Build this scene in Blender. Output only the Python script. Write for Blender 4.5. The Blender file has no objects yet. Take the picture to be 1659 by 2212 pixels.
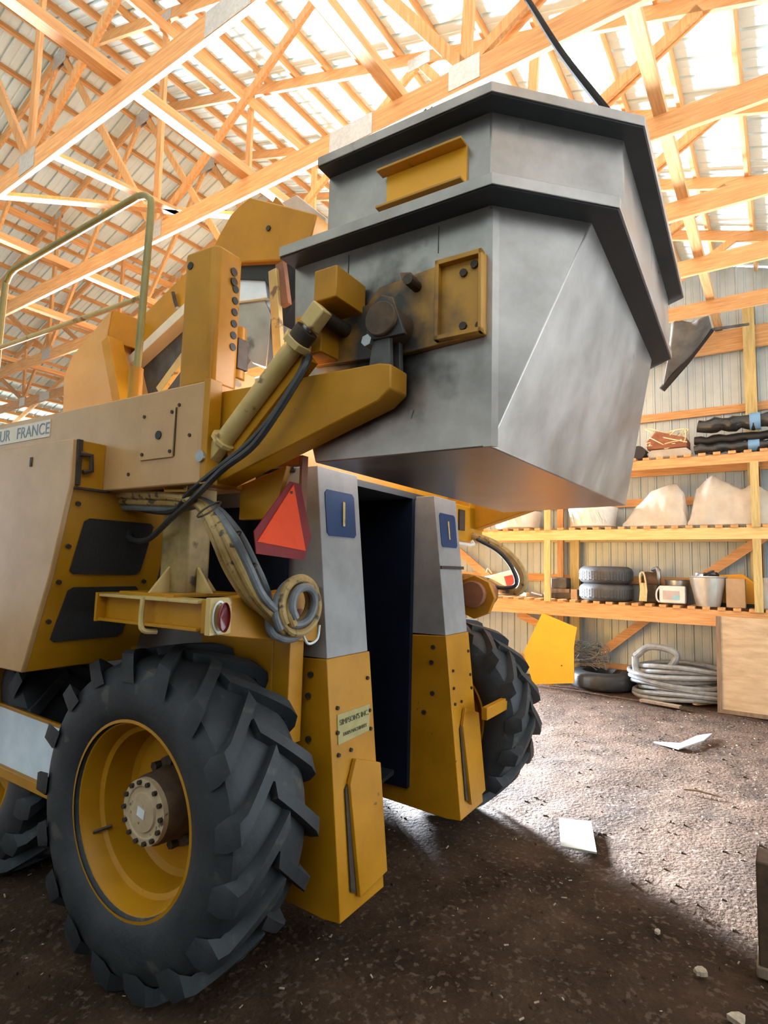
import bpy, bmesh, math, random
from mathutils import Vector, Matrix, noise
random.seed(7)
R = math.radians
sc = bpy.context.scene
COL = sc.collection

# ------------------------------------------------------------------ camera, world, daylight, exposure
CAM_H, FPX, YAW, PITCH, ROLL = 1.8, 1257.0, R(34.58), R(5.46), R(1.43)
MYAW = R(2.67)                       # the machine stands turned by this much in the shed


def axes(yaw):
    f = Vector((math.cos(yaw)*math.cos(PITCH), math.sin(yaw)*math.cos(PITCH), math.sin(PITCH)))
    r = Vector((math.sin(yaw), -math.cos(yaw), 0))
    u = r.cross(f)
    c, s = math.cos(ROLL), math.sin(ROLL)
    return c*r+s*u, c*u-s*r, f


cr, cu, cf = axes(YAW)
cam = bpy.data.cameras.new('camera')
cam.sensor_fit = 'VERTICAL'
cam.sensor_height = 36.0
cam.lens = FPX/2212*36
cam.clip_start = .05
cam_o = bpy.data.objects.new('camera', cam)
COL.objects.link(cam_o)
cam_o.matrix_world = Matrix(((cr.x, cu.x, -cf.x, 0), (cr.y, cu.y, -cf.y, 0), (cr.z, cu.z, -cf.z, CAM_H), (0, 0, 0, 1)))
sc.camera = cam_o
sc.view_settings.view_transform = 'Standard'
sc.view_settings.look = 'None'
sc.view_settings.gamma = 1.0
sc.view_settings.use_curve_mapping = False
sc.view_settings.exposure = -0.7

w = bpy.data.worlds.new('sky')
sc.world = w
w.use_nodes = True
bg = w.node_tree.nodes['Background']
bg.inputs[0].default_value = (.80, .90, 1.0, 1)
bg.inputs[1].default_value = 2.2


def daylight(name, loc, rot, sx, sy, power, col, spread=180):
    l = bpy.data.lights.new(name, 'AREA')
    l.shape = 'RECTANGLE'
    l.size, l.size_y, l.energy, l.color = sx, sy, power, col
    o = bpy.data.objects.new(name, l)
    l.spread = R(spread)
    o.location, o.rotation_euler = loc, rot
    COL.objects.link(o)
    return o


# daylight at two doorways and the far eave, plus two added roof fills
gd = daylight('doorway_daylight_gable', (10.9, 12.8, 3.2), (0, 0, 0), 2.4, 3.4, 72000, (.74, .87, 1.0), 105)
gd.rotation_euler = (Vector((6.0, 1.0, 0))-Vector(gd.location)).to_track_quat('-Z', 'Y').to_euler()
daylight('doorway_daylight_side', (-4.5, 18.6, 2.4), (R(-90), 0, 0), 8.0, 4.6, 140, (.84, .92, 1.0))
daylight('roof_fill_back', (-11.8, 8.0, 2.4), (0, R(-130), 0), 4.6, 7.0, 760, (.84, 1.0, .97), 95)  # added lamp, turned upwards to brighten the roof underside
daylight('roof_fill_near', (-1.0, -2.05, 5.15), (R(125), 0, 0), 22, .5, 240, (.88, 1.0, .98), 90)  # added strip that lifts the far roof slope
daylight('eave_daylight_far', (-1.0, 18.8, 5.15), (R(-130), 0, 0), 22, .5, 650, (.88, 1.0, .98), 90)


# ------------------------------------------------------------------ measuring: a pixel of the photo to a point on a known plane
def survey(yaw):
    r, u, f = axes(yaw)

    def at(px, py, **k):
        d = f + r*((px-829.5)/FPX) - u*((py-1106)/FPX)
        (a, v), = k.items()
        i = 'XYZ'.index(a)
        return Vector((0, 0, CAM_H)) + d*((v-(0, 0, CAM_H)[i])/d[i])
    return at


PM = survey(YAW-MYAW)     # in the machine's own axes
PB = survey(YAW)          # in the shed's axes


# ------------------------------------------------------------------ materials
MATS = {}


def mat(name, c1, c2=None, scale=6, rough=.6, metal=0, stretch=(1, 1, 1), bump=0, bscale=None, detail=6,
        vary=0, spots=None, rvar=0, coat=0, lo=.35, hi=.65, spec=None, trans=0, stain=None, alpha=1):
    m = bpy.data.materials.new(name)
    m.use_nodes = True
    nt = m.node_tree
    N, L = nt.nodes, nt.links
    b = N['Principled BSDF']
    b.inputs['Roughness'].default_value = rough
    b.inputs['Metallic'].default_value = metal
    if spec is not None:
        b.inputs['Specular IOR Level'].default_value = spec
    if coat:
        b.inputs['Coat Weight'].default_value = coat
        b.inputs['Coat Roughness'].default_value = .18
    if trans:
        b.inputs['Transmission Weight'].default_value = trans
    b.inputs['Alpha'].default_value = alpha
    tc = N.new('ShaderNodeTexCoord')
    mp = N.new('ShaderNodeMapping')
    mp.inputs['Scale'].default_value = stretch
    L.new(tc.outputs['Object'], mp.inputs['Vector'])
    nz = N.new('ShaderNodeTexNoise')
    nz.inputs['Scale'].default_value = scale
    nz.inputs['Detail'].default_value = detail
    nz.inputs['Roughness'].default_value = .62
    L.new(mp.outputs[0], nz.inputs['Vector'])
    cr_ = N.new('ShaderNodeValToRGB')
    cr_.color_ramp.elements[0].position = lo
    cr_.color_ramp.elements[1].position = hi
    cr_.color_ramp.elements[0].color = (*c1, 1)
    cr_.color_ramp.elements[1].color = (*(c2 or c1), 1)
    L.new(nz.outputs['Fac'], cr_.inputs['Fac'])
    out = cr_.outputs['Color']
    if spots:                       # (colour, scale, threshold)
        n2 = N.new('ShaderNodeTexNoise')
        n2.inputs['Scale'].default_value = spots[1]
        n2.inputs['Detail'].default_value = 8
        L.new(tc.outputs['Object'], n2.inputs['Vector'])
        r2 = N.new('ShaderNodeValToRGB')
        r2.color_ramp.elements[0].position = spots[2]
        r2.color_ramp.elements[1].position = spots[2]+.06
        L.new(n2.outputs['Fac'], r2.inputs['Fac'])
        mx = N.new('ShaderNodeMix')
        mx.data_type = 'RGBA'
        L.new(r2.outputs['Color'], mx.inputs['Factor'])
        L.new(out, mx.inputs['A'])
        mx.inputs['B'].default_value = (*spots[0], 1)
        out = mx.outputs['Result']
    if stain:                       # grease around a pivot: (centre, radius, colour)
        vm = N.new('ShaderNodeVectorMath')
        vm.operation = 'DISTANCE'
        vm.inputs[1].default_value = stain[0]
        L.new(tc.outputs['Object'], vm.inputs[0])
        n3 = N.new('ShaderNodeTexNoise')
        n3.inputs['Scale'].default_value = 9
        n3.inputs['Detail'].default_value = 6
        L.new(tc.outputs['Object'], n3.inputs['Vector'])
        ad = N.new('ShaderNodeMath')
        ad.operation = 'MULTIPLY_ADD'
        ad.inputs[1].default_value = stain[1]*.9
        L.new(n3.outputs['Fac'], ad.inputs[0])
        L.new(vm.outputs['Value'], ad.inputs[2])
        r3 = N.new('ShaderNodeMapRange')
        r3.inputs['From Min'].default_value = stain[1]*1.2
        r3.inputs['From Max'].default_value = stain[1]*.75
        L.new(ad.outputs[0], r3.inputs['Value'])
        mx = N.new('ShaderNodeMix')
        mx.data_type = 'RGBA'
        L.new(r3.outputs[0], mx.inputs['Factor'])
        L.new(out, mx.inputs['A'])
        mx.inputs['B'].default_value = (*stain[2], 1)
        out = mx.outputs['Result']
    if vary:
        oi = N.new('ShaderNodeObjectInfo')
        mr = N.new('ShaderNodeMapRange')
        mr.inputs['To Min'].default_value = 1-vary
        mr.inputs['To Max'].default_value = 1+vary
        L.new(oi.outputs['Random'], mr.inputs['Value'])
        hs = N.new('ShaderNodeHueSaturation')
        L.new(mr.outputs[0], hs.inputs['Value'])
        L.new(out, hs.inputs['Color'])
        out = hs.outputs['Color']
    L.new(out, b.inputs['Base Color'])
    if rvar:
        mr = N.new('ShaderNodeMapRange')
        mr.inputs['To Min'].default_value = rough-rvar
        mr.inputs['To Max'].default_value = rough+rvar
        L.new(nz.outputs['Fac'], mr.inputs['Value'])
        L.new(mr.outputs[0], b.inputs['Roughness'])
    if bump:
        bp = N.new('ShaderNodeBump')
        bp.inputs['Strength'].default_value = bump
        bp.inputs['Distance'].default_value = .02
        if bscale:
            n4 = N.new('ShaderNodeTexNoise')
            n4.inputs['Scale'].default_value = bscale
            n4.inputs['Detail'].default_value = 5
            L.new(tc.outputs['Object'], n4.inputs['Vector'])
            L.new(n4.outputs['Fac'], bp.inputs['Height'])
        else:
            L.new(nz.outputs['Fac'], bp.inputs['Height'])
        L.new(bp.outputs['Normal'], b.inputs['Normal'])
    MATS[name] = m
    return m


ORG = Vector((3.08, 3.0, 0))          # the machine's base point, in its own axes
PIV = tuple(Vector((1.72, 1.13, 2.66))-ORG)
W1, W2 = (.46, .215, .072), (.64, .345, .138)
mat('wood_x', W1, W2, 5, .65, stretch=(.6, 9, 9), vary=.12, bump=.12)
mat('wood_y', W1, W2, 5, .65, stretch=(9, .6, 9), vary=.12, bump=.12)
mat('wood_z', W1, W2, 5, .65, stretch=(9, 9, .6), vary=.12, bump=.12)
mat('wood_green', (.42, .30, .10), (.60, .46, .20), 5, .7, stretch=(9, 9, .6), vary=.08, bump=.1)
mat('wood_green_y', (.52, .36, .13), (.70, .50, .22), 5, .7, stretch=(9, .6, 9), vary=.08, bump=.1)
mat('plywood', (.42, .29, .17), (.56, .41, .26), 3, .75, stretch=(1, 1, 5), bump=.05, spots=((.30, .2, .12), 4, .66))
mat('gusset', (.50, .50, .48), (.62, .62, .60), 30, .45, .7, bump=.2)
mat('roof_metal', (.60, .70, .70), (.66, .76, .76), 3, .6, 0, vary=.03, spec=.25)
mat('siding', (.37, .42, .43), (.45, .50, .51), 2.5, .45, .25, vary=.04)
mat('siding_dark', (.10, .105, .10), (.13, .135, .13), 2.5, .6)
mat('dirt', (.024, .0115, .0055), (.066, .035, .0195), 2.2, .85, bump=.6, bscale=38, detail=12, spots=((.090, .055, .036), 30, .575), spec=.12)
mat('yellow', (.36, .145, .0022), (.46, .19, .004), 4, .42, spots=((.13, .055, .012), 16, .70), rvar=.1, spec=.3)
mat('yellow_clean', (.74, .31, .004), (.80, .345, .006), 3, .45, spots=((.45, .2, .02), 12, .74))
mat('yellow_grease', (.40, .17, .006), (.50, .22, .010), 5, .5, spots=((.13, .07, .03), 14, .66), stain=(PIV, .46, (.026, .019, .014)))
mat('yellow_veiled', (.40, .20, .068), (.50, .265, .105), 3, .4, spots=((.25, .12, .05), 18, .74), coat=.2)  # machine yellow with a peach veil of reflected light in its colour
mat('yellow_mid', (.46, .215, .05), (.54, .265, .075), 3, .45, spots=((.25, .12, .05), 18, .74))
mat('cream', (.46, .29, .085), (.56, .37, .13), 8, .5, spots=((.18, .09, .03), 14, .62))
mat('galvanised', (.27, .225, .195), (.44, .375, .33), 2.6, .34, .82, bump=.10, bscale=4, rvar=.16, spots=((.17, .145, .125), 4.5, .66), stain=(PIV, .46, (.028, .024, .022)))
mat('galv_dark', (.07, .062, .055), (.13, .115, .10), 8, .6, .5)
mat('grey_paint', (.21, .192, .182), (.29, .266, .252), 5, .48, rvar=.1, spots=((.20, .15, .11), 11, .70))
mat('blue_plate', (.006, .026, .085), (.010, .036, .11), 6, .5, spec=.25)
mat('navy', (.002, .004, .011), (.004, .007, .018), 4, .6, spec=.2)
mat('post_dirty', (.16, .095, .03), (.40, .25, .075), 5, .55, spots=((.05, .03, .015), 7, .58))
mat('tarp', (.13, .12, .108), (.20, .185, .165), 4, .85, spec=.1)
mat('cable_black', (.004, .004, .004), (.008, .008, .008), 8, .8, spec=.1)
mat('rail_olive', (.20, .145, .03), (.30, .22, .05), 6, .35)
mat('black', (.006, .006, .007), (.014, .013, .013), 8, .6)
mat('mesh_dark', (.018, .012, .010), (.030, .022, .018), 120, .8, bump=.6)
mat('rubber', (.010, .011, .013), (.026, .026, .027), 5, .62, bump=.12, bscale=40, spots=((.055, .048, .038), 9, .63))
mat('rubber_dusty', (.045, .046, .050), (.085, .083, .080), 4, .7, bump=.1, bscale=30)
mat('hose_black', (.015, .014, .014), (.035, .030, .028), 14, .45)
mat('hose_grey', (.10, .10, .105), (.17, .165, .16), 14, .55)
mat('hose_tan', (.30, .17, .045), (.44, .27, .09), 14, .6, spots=((.08, .05, .03), 22, .58))
mat('hub_brown', (.045, .022, .010), (.10, .048, .018), 12, .75, bump=.3)
mat('hub_tan', (.40, .26, .14), (.52, .36, .21), 10, .6, spots=((.1, .06, .03), 20, .62))
mat('bolt', (.035, .022, .014), (.07, .045, .03), 20, .6, .4)
mat('steel', (.34, .33, .32), (.46, .45, .44), 12, .35, .8)
mat('orange_sign', (.74, .055, .008), (.82, .07, .012), 10, .6, spec=.2)
mat('red_border', (.17, .010, .011), (.22, .016, .016), 10, .55, spec=.2)
mat('red_lamp', (.16, .008, .010), (.22, .012, .014), 10, .2, coat=.6)
mat('rust_red', (.20, .07, .03), (.30, .11, .05), 8, .7)
mat('ink', (.15, .17, .21), (.20, .22, .27), 10, .6)
mat('decal', (.62, .50, .36), (.68, .55, .42), 10, .5)
mat('tag_green', (.30, .23, .07), (.36, .28, .10), 18, .5)
mat('ink_green', (.07, .06, .02), (.10, .085, .03), 18, .6)
mat('white_plastic', (.62, .60, .56), (.76, .75, .71), 5, .35, coat=.3)
mat('white_drum', (.60, .65, .70), (.72, .76, .80), 6, .5)
mat('black_plastic', (.012, .013, .014), (.03, .03, .03), 5, .25, bump=.3, bscale=12)
mat('clear_film', (.60, .53, .43), (.74, .67, .57), 4, .16, bump=.25, bscale=5, alpha=.62, coat=.4)
mat('cardboard', (.34, .22, .12), (.42, .28, .16), 6, .85)
mat('paper', (.34, .29, .23), (.42, .36, .30), 6, .9)
mat('pink_paper', (.42, .34, .32), (.50, .42, .39), 6, .9)
mat('galv_bucket', (.42, .41, .37), (.56, .54, .49), 10, .4, .6, stretch=(1, 1, .3))
mat('hose_coil', (.17, .18, .19), (.28, .29, .30), 12, .5)
mat('brown_red', (.20, .06, .03), (.30, .11, .05), 10, .75)
mat('twine', (.60, .46, .22), (.72, .58, .32), 20, .8)
mat('red', (.50, .035, .03), (.55, .05, .04), 10, .5)
mat('cyan', (.20, .42, .50), (.26, .48, .55), 10, .5)
mat('straw', (.28, .20, .13), (.46, .36, .25), 30, .9)
mat('old_wood', (.16, .10, .06), (.24, .16, .10), 6, .8, stretch=(4, 4, .5))
mat('blue_light', (.12, .26, .45), (.16, .32, .52), 6, .4)


# ------------------------------------------------------------------ geometry helpers
class G:
    def __init__(s):
        s.v, s.f = [], []

    def add(s, v, f):
        k = len(s.v)
        s.v += [tuple(p) for p in v]
        s.f += [tuple(i+k for i in q) for q in f]
        return s

    def box(s, x0, x1, y0, y1, z0, z1):
        v = [(x, y, z) for z in (z0, z1) for y in (y0, y1) for x in (x0, x1)]
        return s.add(v, [(0, 2, 3, 1), (4, 5, 7, 6), (0, 1, 5, 4), (2, 6, 7, 3), (0, 4, 6, 2), (1, 3, 7, 5)])

    def prism(s, poly, ax, a0, a1):
        def p3(p, a):
            return {'X': (a, p[0], p[1]), 'Y': (p[0], a, p[1]), 'Z': (p[0], p[1], a)}[ax]
        n = len(poly)
        v = [p3(p, a0) for p in poly]+[p3(p, a1) for p in poly]
        return s.add(v, [tuple(range(n)), tuple(range(2*n-1, n-1, -1))]+[(i, (i+1) % n, n+(i+1) % n, n+i) for i in range(n)])

    def bar(s, p, q, wd, ht, up=(0, 0, 1)):
        """a board from p to q; wd across, ht along `up`"""
        p, q, up = Vector(p), Vector(q), Vector(up)
        d = (q-p).normalized()
        a = d.cross(up).normalized()
        b = a.cross(d).normalized()
        v = [e+a*(i*wd/2)+b*(j*ht/2) for e in (p, q) for j in (-1, 1) for i in (-1, 1)]
        return s.add(v, [(0, 2, 3, 1), (4, 5, 7, 6), (0, 1, 5, 4), (2, 6, 7, 3), (0, 4, 6, 2), (1, 3, 7, 5)])

    def tube(s, path, r, n=8, closed=False):
        P = [Vector(p) for p in path]
        k = len(P)
        rr = r if isinstance(r, (list, tuple)) else [r]*k
        T = []
        for i in range(k):
            a = P[(i-1) % k] if closed or i else P[0]
            b = P[(i+1) % k] if closed or i < k-1 else P[-1]
            T.append((b-a).normalized())
        nrm = T[0].orthogonal().normalized()
        v = []
        for i in range(k):
            if i:
                nrm = (nrm - T[i]*nrm.dot(T[i]))
                nrm = nrm.normalized() if nrm.length > 1e-6 else T[i].orthogonal().normalized()
            bi = T[i].cross(nrm)
            v += [P[i]+(nrm*math.cos(2*math.pi*j/n)+bi*math.sin(2*math.pi*j/n))*rr[i] for j in range(n)]
        f = []
        for i in range(k if closed else k-1):
            i2 = (i+1) % k
            f += [(i*n+j, i*n+(j+1) % n, i2*n+(j+1) % n, i2*n+j) for j in range(n)]
        if not closed:
            f += [tuple(range(n-1, -1, -1)), tuple((k-1)*n+j for j in range(n))]
        return s.add(v, f)

    def lathe(s, prof, c=(0, 0, 0), ax='X', n=32, caps=False):
        """prof: (along the axis, radius) pairs"""
        v, k = [], len(prof)
        for a, r in prof:
            for j in range(n):
                t = 2*math.pi*j/n
                p, q = r*math.cos(t), r*math.sin(t)
                e = {'X': (a, p, q), 'Y': (q, a, p), 'Z': (p, q, a)}[ax]
                v.append((c[0]+e[0], c[1]+e[1], c[2]+e[2]))
        f = [(i*n+j, i*n+(j+1) % n, (i+1)*n+(j+1) % n, (i+1)*n+j) for i in range(k-1) for j in range(n)]
        if caps:
            f += [tuple(range(n-1, -1, -1)), tuple((k-1)*n+j for j in range(n))]
        return s.add(v, f)

    def squash(s, kz, z0, kx, x0):
        s.v = [(x0+(x-x0)*kx, y, z0+(z-z0)*kz) for x, y, z in s.v]
        return s

    def cyl(s, p, q, r, n=16, r2=None):
        return s.tube([p, q], [r, r if r2 is None else r2], n)


def spline(pts, n=8):
    """smooth path through points (Catmull-Rom)"""
    P = [Vector(p) for p in pts]
    P = [P[0]*2-P[1]]+P+[P[-1]*2-P[-2]]
    out = []
    for i in range(1, len(P)-2):
        a, b, c, d = P[i-1:i+3]
        for j in range(n):
            t = j/n
            out.append(.5*((2*b)+(c-a)*t+(2*a-5*b+4*c-d)*t*t+(3*b-a-3*c+d)*t*t*t))
    out.append(P[-2])
    return out


def mesh(name, g, m, off=(0, 0, 0), smooth=35, recalc=True):
    me = bpy.data.meshes.new(name)
    o = Vector(off)
    me.from_pydata([Vector(p)-o for p in g.v], [], g.f)
    if recalc:
        bm = bmesh.new()
        bm.from_mesh(me)
        bmesh.ops.recalc_face_normals(bm, faces=bm.faces)
        bm.to_mesh(me)
        bm.free()
    me.materials.append(MATS[m])
    if smooth:
        me.polygons.foreach_set('use_smooth', [True]*len(me.polygons))
        me.set_sharp_from_angle(angle=R(smooth))
    return me


def bev(o, wd):
    if wd:
        b = o.modifiers.new('bevel', 'BEVEL')
        b.width, b.segments, b.limit_method, b.angle_limit = wd, 2, 'ANGLE', R(40)
    return o


def link(name, me, parent=None, loc=(0, 0, 0), rot=(0, 0, 0)):
    o = bpy.data.objects.new(name, me)
    o.location, o.rotation_euler = loc, rot
    COL.objects.link(o)
    if parent:
        o.parent = parent
    return o


def tag(o, label, cat, group=None):
    o['label'], o['category'] = label, cat
    if group:
        o['group'] = group
    return o


def empty(name, loc=(0, 0, 0), rz=0):
    o = bpy.data.objects.new(name, None)
    o.location, o.rotation_euler = loc, (0, 0, rz)
    o.empty_display_size = .1
    COL.objects.link(o)
    return o


def part(name, g, m, parent=None, bevel=0, smooth=35, off=(0, 0, 0)):
    return bev(link(name, mesh(name, g, m, off, smooth), parent), bevel)


def struct(name, g, m, **k):
    o = part(name, g, m, **k)
    o['kind'] = 'structure'
    return o


def text_mesh(name, body, size, m, ext=.001):
    cu_ = bpy.data.curves.new(name, 'FONT')
    cu_.body, cu_.size, cu_.extrude = body, size, ext
    cu_.align_x, cu_.align_y = 'CENTER', 'CENTER'
    to = bpy.data.objects.new(name, cu_)
    COL.objects.link(to)
    me = bpy.data.meshes.new_from_object(to.evaluated_get(bpy.context.evaluated_depsgraph_get()))
    bpy.data.objects.remove(to)
    bpy.data.curves.remove(cu_)
    me.materials.clear()
    me.materials.append(MATS[m])
    return me


# ================================================================== THE SHED
RY, RZ, SL = 8.38, 9.02, 1/3          # ridge line, underside of the top chords
Y0, Y1 = -2.2, 18.96                  # eave walls
XW, XB = 10.12, -12.0                 # gable walls


def roof_z(y, lift=0):
    return RZ + lift - SL*abs(y-RY)


# ---- floor: uneven packed earth
def frange(a, b, s):
    n = max(1, round((b-a)/s))
    return [a+(b-a)*i/n for i in range(n)]


xs = frange(-12.2, -1, 1.5)+frange(-1, 8, .055)+frange(8, 10.4, .1)+[10.4]
ys = frange(-2.6, -1, .3)+frange(-1, 4.6, .055)+frange(4.6, 19.2, .8)+[19.2]
g = G()
for y in ys:
    for x in xs:
        p = Vector((x, y, 0))
        z = .016*noise.fractal(p*1.3, .8, 2, 5)+.007*noise.noise(p*6.5)+.004*noise.noise(p*15)-.01
        g.v.append((x, y, z))
nx = len(xs)
g.f = [(j*nx+i, j*nx+i+1, (j+1)*nx+i+1, (j+1)*nx+i) for j in range(len(ys)-1) for i in range(nx-1)]
floor = link('floor', mesh('floor', g, 'dirt', smooth=60, recalc=False))
floor['kind'] = 'structure'


# ---- roof skin in ribbed sheets, one object a sheet
def sheet(width, length, rib=.24, hgt=.034):
    """lies in local x (across) and y (along); ribs proud on +z"""
    g = G()
    pr = []
    k = round(width/rib)
    for i in range(k):
        b = i*rib
        pr += [(b, 0), (b+.06, 0), (b+.065, .006), (b+.085, .006), (b+.09, 0), (b+rib-.055, 0), (b+rib-.045, hgt), (b+rib-.025, hgt), (b+rib-.015, 0)]
    pr.append((width, 0))
    n = len(pr)
    g.v = [(x, 0, z) for x, z in pr]+[(x, length, z) for x, z in pr]
    g.f = [(i, i+1, n+i+1, n+i) for i in range(n-1)]
    return g


ceil = struct('ceiling', G().box(XB, XW+.25, RY-.012, RY+.012, RZ+.14, RZ+.24), 'wood_x')
lr = (RY-Y0+.25)/math.cos(math.atan(SL))
ang = math.atan(SL)
sh = mesh('roof_sheet', sheet(.96, lr-.07), 'roof_metal', recalc=False, smooth=20)
x = XB
while x < XW+.1:
    o = link('roof_sheet', sh, ceil, (x, Y0-.25, roof_z(Y0-.25, .225)), (ang, 0, 0))
    o = link('roof_sheet', sh, ceil, (x+.96, Y1+.25, roof_z(Y1+.25, .225)), (ang, 0, math.pi))
    x += .96
# purlins on edge over the trusses
pz = .09
for side in (1, -1):
    for k in range(21):
        y = (.205+.528*(k-5)) if side == 1 else (2*RY-.10-.528*(k-5)-.1)
        if abs(y-RY) < .15 or abs(y-RY) > 10.5:
            continue
        gg = G().bar((-3.0, y, roof_z(y, .18)), (XW, y, roof_z(y, .18)), .042, pz, up=(0, -side*SL, 1))
        part('purlin', gg, 'wood_x', ceil)

# ---- trusses
CB, CT = 5.4, 5.6                     # bottom chord
TX = [1.0, 2.31, 3.65, 4.97, 6.28, 7.59, 8.90]
TH = .04


def truss_meshes():
    def b(p, q, ht, m):
        gg = G().bar((0, p[0]-RY, p[1]), (0, q[0]-RY, q[1]), TH, ht, up=(0, 0, 1) if abs(q[0]-p[0]) > .05 else (0, 1, 0))
        return mesh('truss_board', gg, m, smooth=0)
    L = []
    cz = (CB+CT)/2
    for a, c in ((Y0, 2.95), (2.95, 13.81), (13.81, Y1)):
        L.append(('bottom_chord', b((a, cz), (c, cz), CT-CB, 'wood_y')))
    for s in (1, -1):
        def Y(v):
            return v if s == 1 else 2*RY-v
        e = Y0+.02
        L.append(('top_chord', b((Y(e), roof_z(e, .07)), (Y(RY), roof_z(RY, .07)), .14, 'wood_y')))
        for p, q in (((1.87, CT), (.42, roof_z(.42))), ((1.87, CT), (1.80, roof_z(1.8))), ((1.87, CT), (3.1, roof_z(3.1))),
                     ((5.75, CT), (3.1, roof_z(3.1))), ((5.77, CT), (5.80, roof_z(5.8))), ((5.79, CT), (RY-.05, roof_z(RY-.05)))):
            L.append(('web', b((Y(p[0]), p[1]-.03), (Y(q[0]), q[1]+.03), .09, 'wood_z')))
        for (y, z, wy, wz) in ((1.87, CT-.07, .26, .20), (5.77, CT-.07, .30, .20), (3.1, roof_z(3.1)+.03, .28, .14), (2.95, (CB+CT)/2, .46, .19), (5.8, roof_z(5.8)+.04, .2, .13)):
            gg = G()
            for f in (-1, 1):
                gg.box(f*(TH/2+.003)-.002, f*(TH/2+.003)+.002, Y(y)-RY-wy/2, Y(y)-RY+wy/2, z-wz/2, z+wz/2)
            L.append(('gusset_plate', mesh('gusset_plate', gg, 'gusset', smooth=0)))
    gg = G()
    for f in (-1, 1):
        gg.box(f*(TH/2+.003)-.002, f*(TH/2+.003)+.002, -.18, .18, RZ-.14, RZ+.1)
    L.append(('gusset_plate', mesh('gusset_plate', gg, 'gusset', smooth=0)))
    return L


TM = truss_meshes()
TLAB = ['wooden roof truss nearest the camera, only its top corner above the frame', 'timber roof truss crossing the upper left corner, nearest one in view',
        'timber roof truss whose long bottom chord passes just behind the steel hopper', 'third timber roof truss in view, its bottom chord reappearing right of the hopper',
        'fourth timber roof truss in view, crossing right of the hopper rim', 'timber roof truss second from the shelf wall', 'timber roof truss closest to the shelf wall, above the top shelf']
for x, lab in zip(TX, TLAB):
    t = tag(empty('roof_truss', (x, RY, 0)), lab, 'truss', 'roof trusses')
    for n, me in TM:
        link(n, me, t)
# boards laid along the shed on the bottom chords, and one under the top chords
for k, (y, x0, x1) in enumerate(((.73, 1.0, XW), (2.47, 1.0, XW), (4.26, 1.0, XW), (7.65, 1.0, XW), (9.37, 1.0, XW), (12.3, 1.0, XW))):
    part('lateral_brace', G().box(x0, x1, y-.05, y+.05, CT, CT+.09), 'wood_x', ceil)
part('lateral_brace', G().bar((2.2, 7.1, CT+.06), (5.2, 3.6, CT+.06), .09, .04), 'wood_x', ceil)
part('lateral_brace', G().bar((2.3, 5.68, CT+.06), (3.7, 5.4, CT+.06), .09, .04), 'wood_x', ceil)
part('lateral_brace', G().box(1.0, XW, 5.66, 5.70, 7.86, 8.0), 'wood_x', ceil)
part('lateral_brace', G().box(1.0, XW, 11.06, 11.10, 7.86, 8.0), 'wood_x', ceil)
# sway braces rising between the trusses, right of the hopper
for i in range(1, 6):
    xa = TX[i]
    part('sway_brace', G().bar((xa+.03, .42-.03, roof_z(.42)+.02), (xa+.06, 1.75, CT), .02, .07), 'wood_y', ceil)

# ---- gable wall with the shelves (ribbed sheets between door jamb and eave)
wall = struct('wall_right', G().box(XW+.03, XW+.06, Y0, 10.4, 0, .02), 'siding')
shw = mesh('siding_sheet', sheet(.96, 8.4, hgt=.020), 'siding', recalc=False, smooth=20)
y = Y0
while y < 10.2:
    top = min(roof_z(y+.5, .2), 9)
    gs = sheet(.96, top, hgt=.02)
    gs.v = [(a, roof_z(y+.96-a, .2) if b > 0 else 0, c) for a, b, c in gs.v]
    o = link('siding_sheet', mesh('siding_sheet', gs, 'siding', recalc=False, smooth=20), wall, (XW+.02, y+.96, 0), (R(90), 0, R(-90)))
    y += .96
for z in (.28, 1.70, 2.95, 4.33):
    part('wall_girt', G().box(XW-.045, XW-.002, Y0, 10.4, z-.062, z+.062), 'wood_y', wall)
part('wall_header', G().box(XW-.09, XW-.045, Y0, 10.4, 5.22, 5.56), 'wood_y', wall)
for y in (.33, 2.92, 5.5, 8.1, 10.3):
    part('wall_post', G().box(XW-.20, XW-.092, y-.075, y+.075, 0, 5.85), 'wood_green', wall)
for a, c in (((1.35, 5.6), (.2, 5.0)), ):
    pass
# the other walls (sheets with doorways left open)
wl = struct('wall_left', G().box(XB-.04, XB, Y0, 4.0, 0, 7), 'siding_dark')
part('wall_sheet', G().box(XB-.04, XB, 12.0, Y1, 0, 7), 'siding_dark', wl)
part('wall_sheet', G().box(XB-.04, XB, Y0, Y1, 5.0, 9.2), 'siding_dark', wl)
wn = struct('wall_near', G().box(XB, XW+.05, Y0-.05, Y0-.02, 0, 4.9), 'siding_dark')
wf = struct('wall_far', G().box(0.2, XW+.05, Y1+.02, Y1+.05, 0, 4.9), 'siding')
part('wall_sheet', G().box(XB, -8.6, Y1+.02, Y1+.05, 0, 4.9), 'siding', wf)
part('wall_sheet', G().box(-8.6, .2, Y1+.02, Y1+.05, 4.75, 4.9), 'siding', wf)
wg = struct('wall_back', G().box(XW+.02, XW+.05, 13.8, Y1, 0, 6.5), 'siding')
part('wall_sheet', G().box(XW+.02, XW+.05, 10.28, 13.8, 4.2, 8.6), 'siding', wg)

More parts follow.
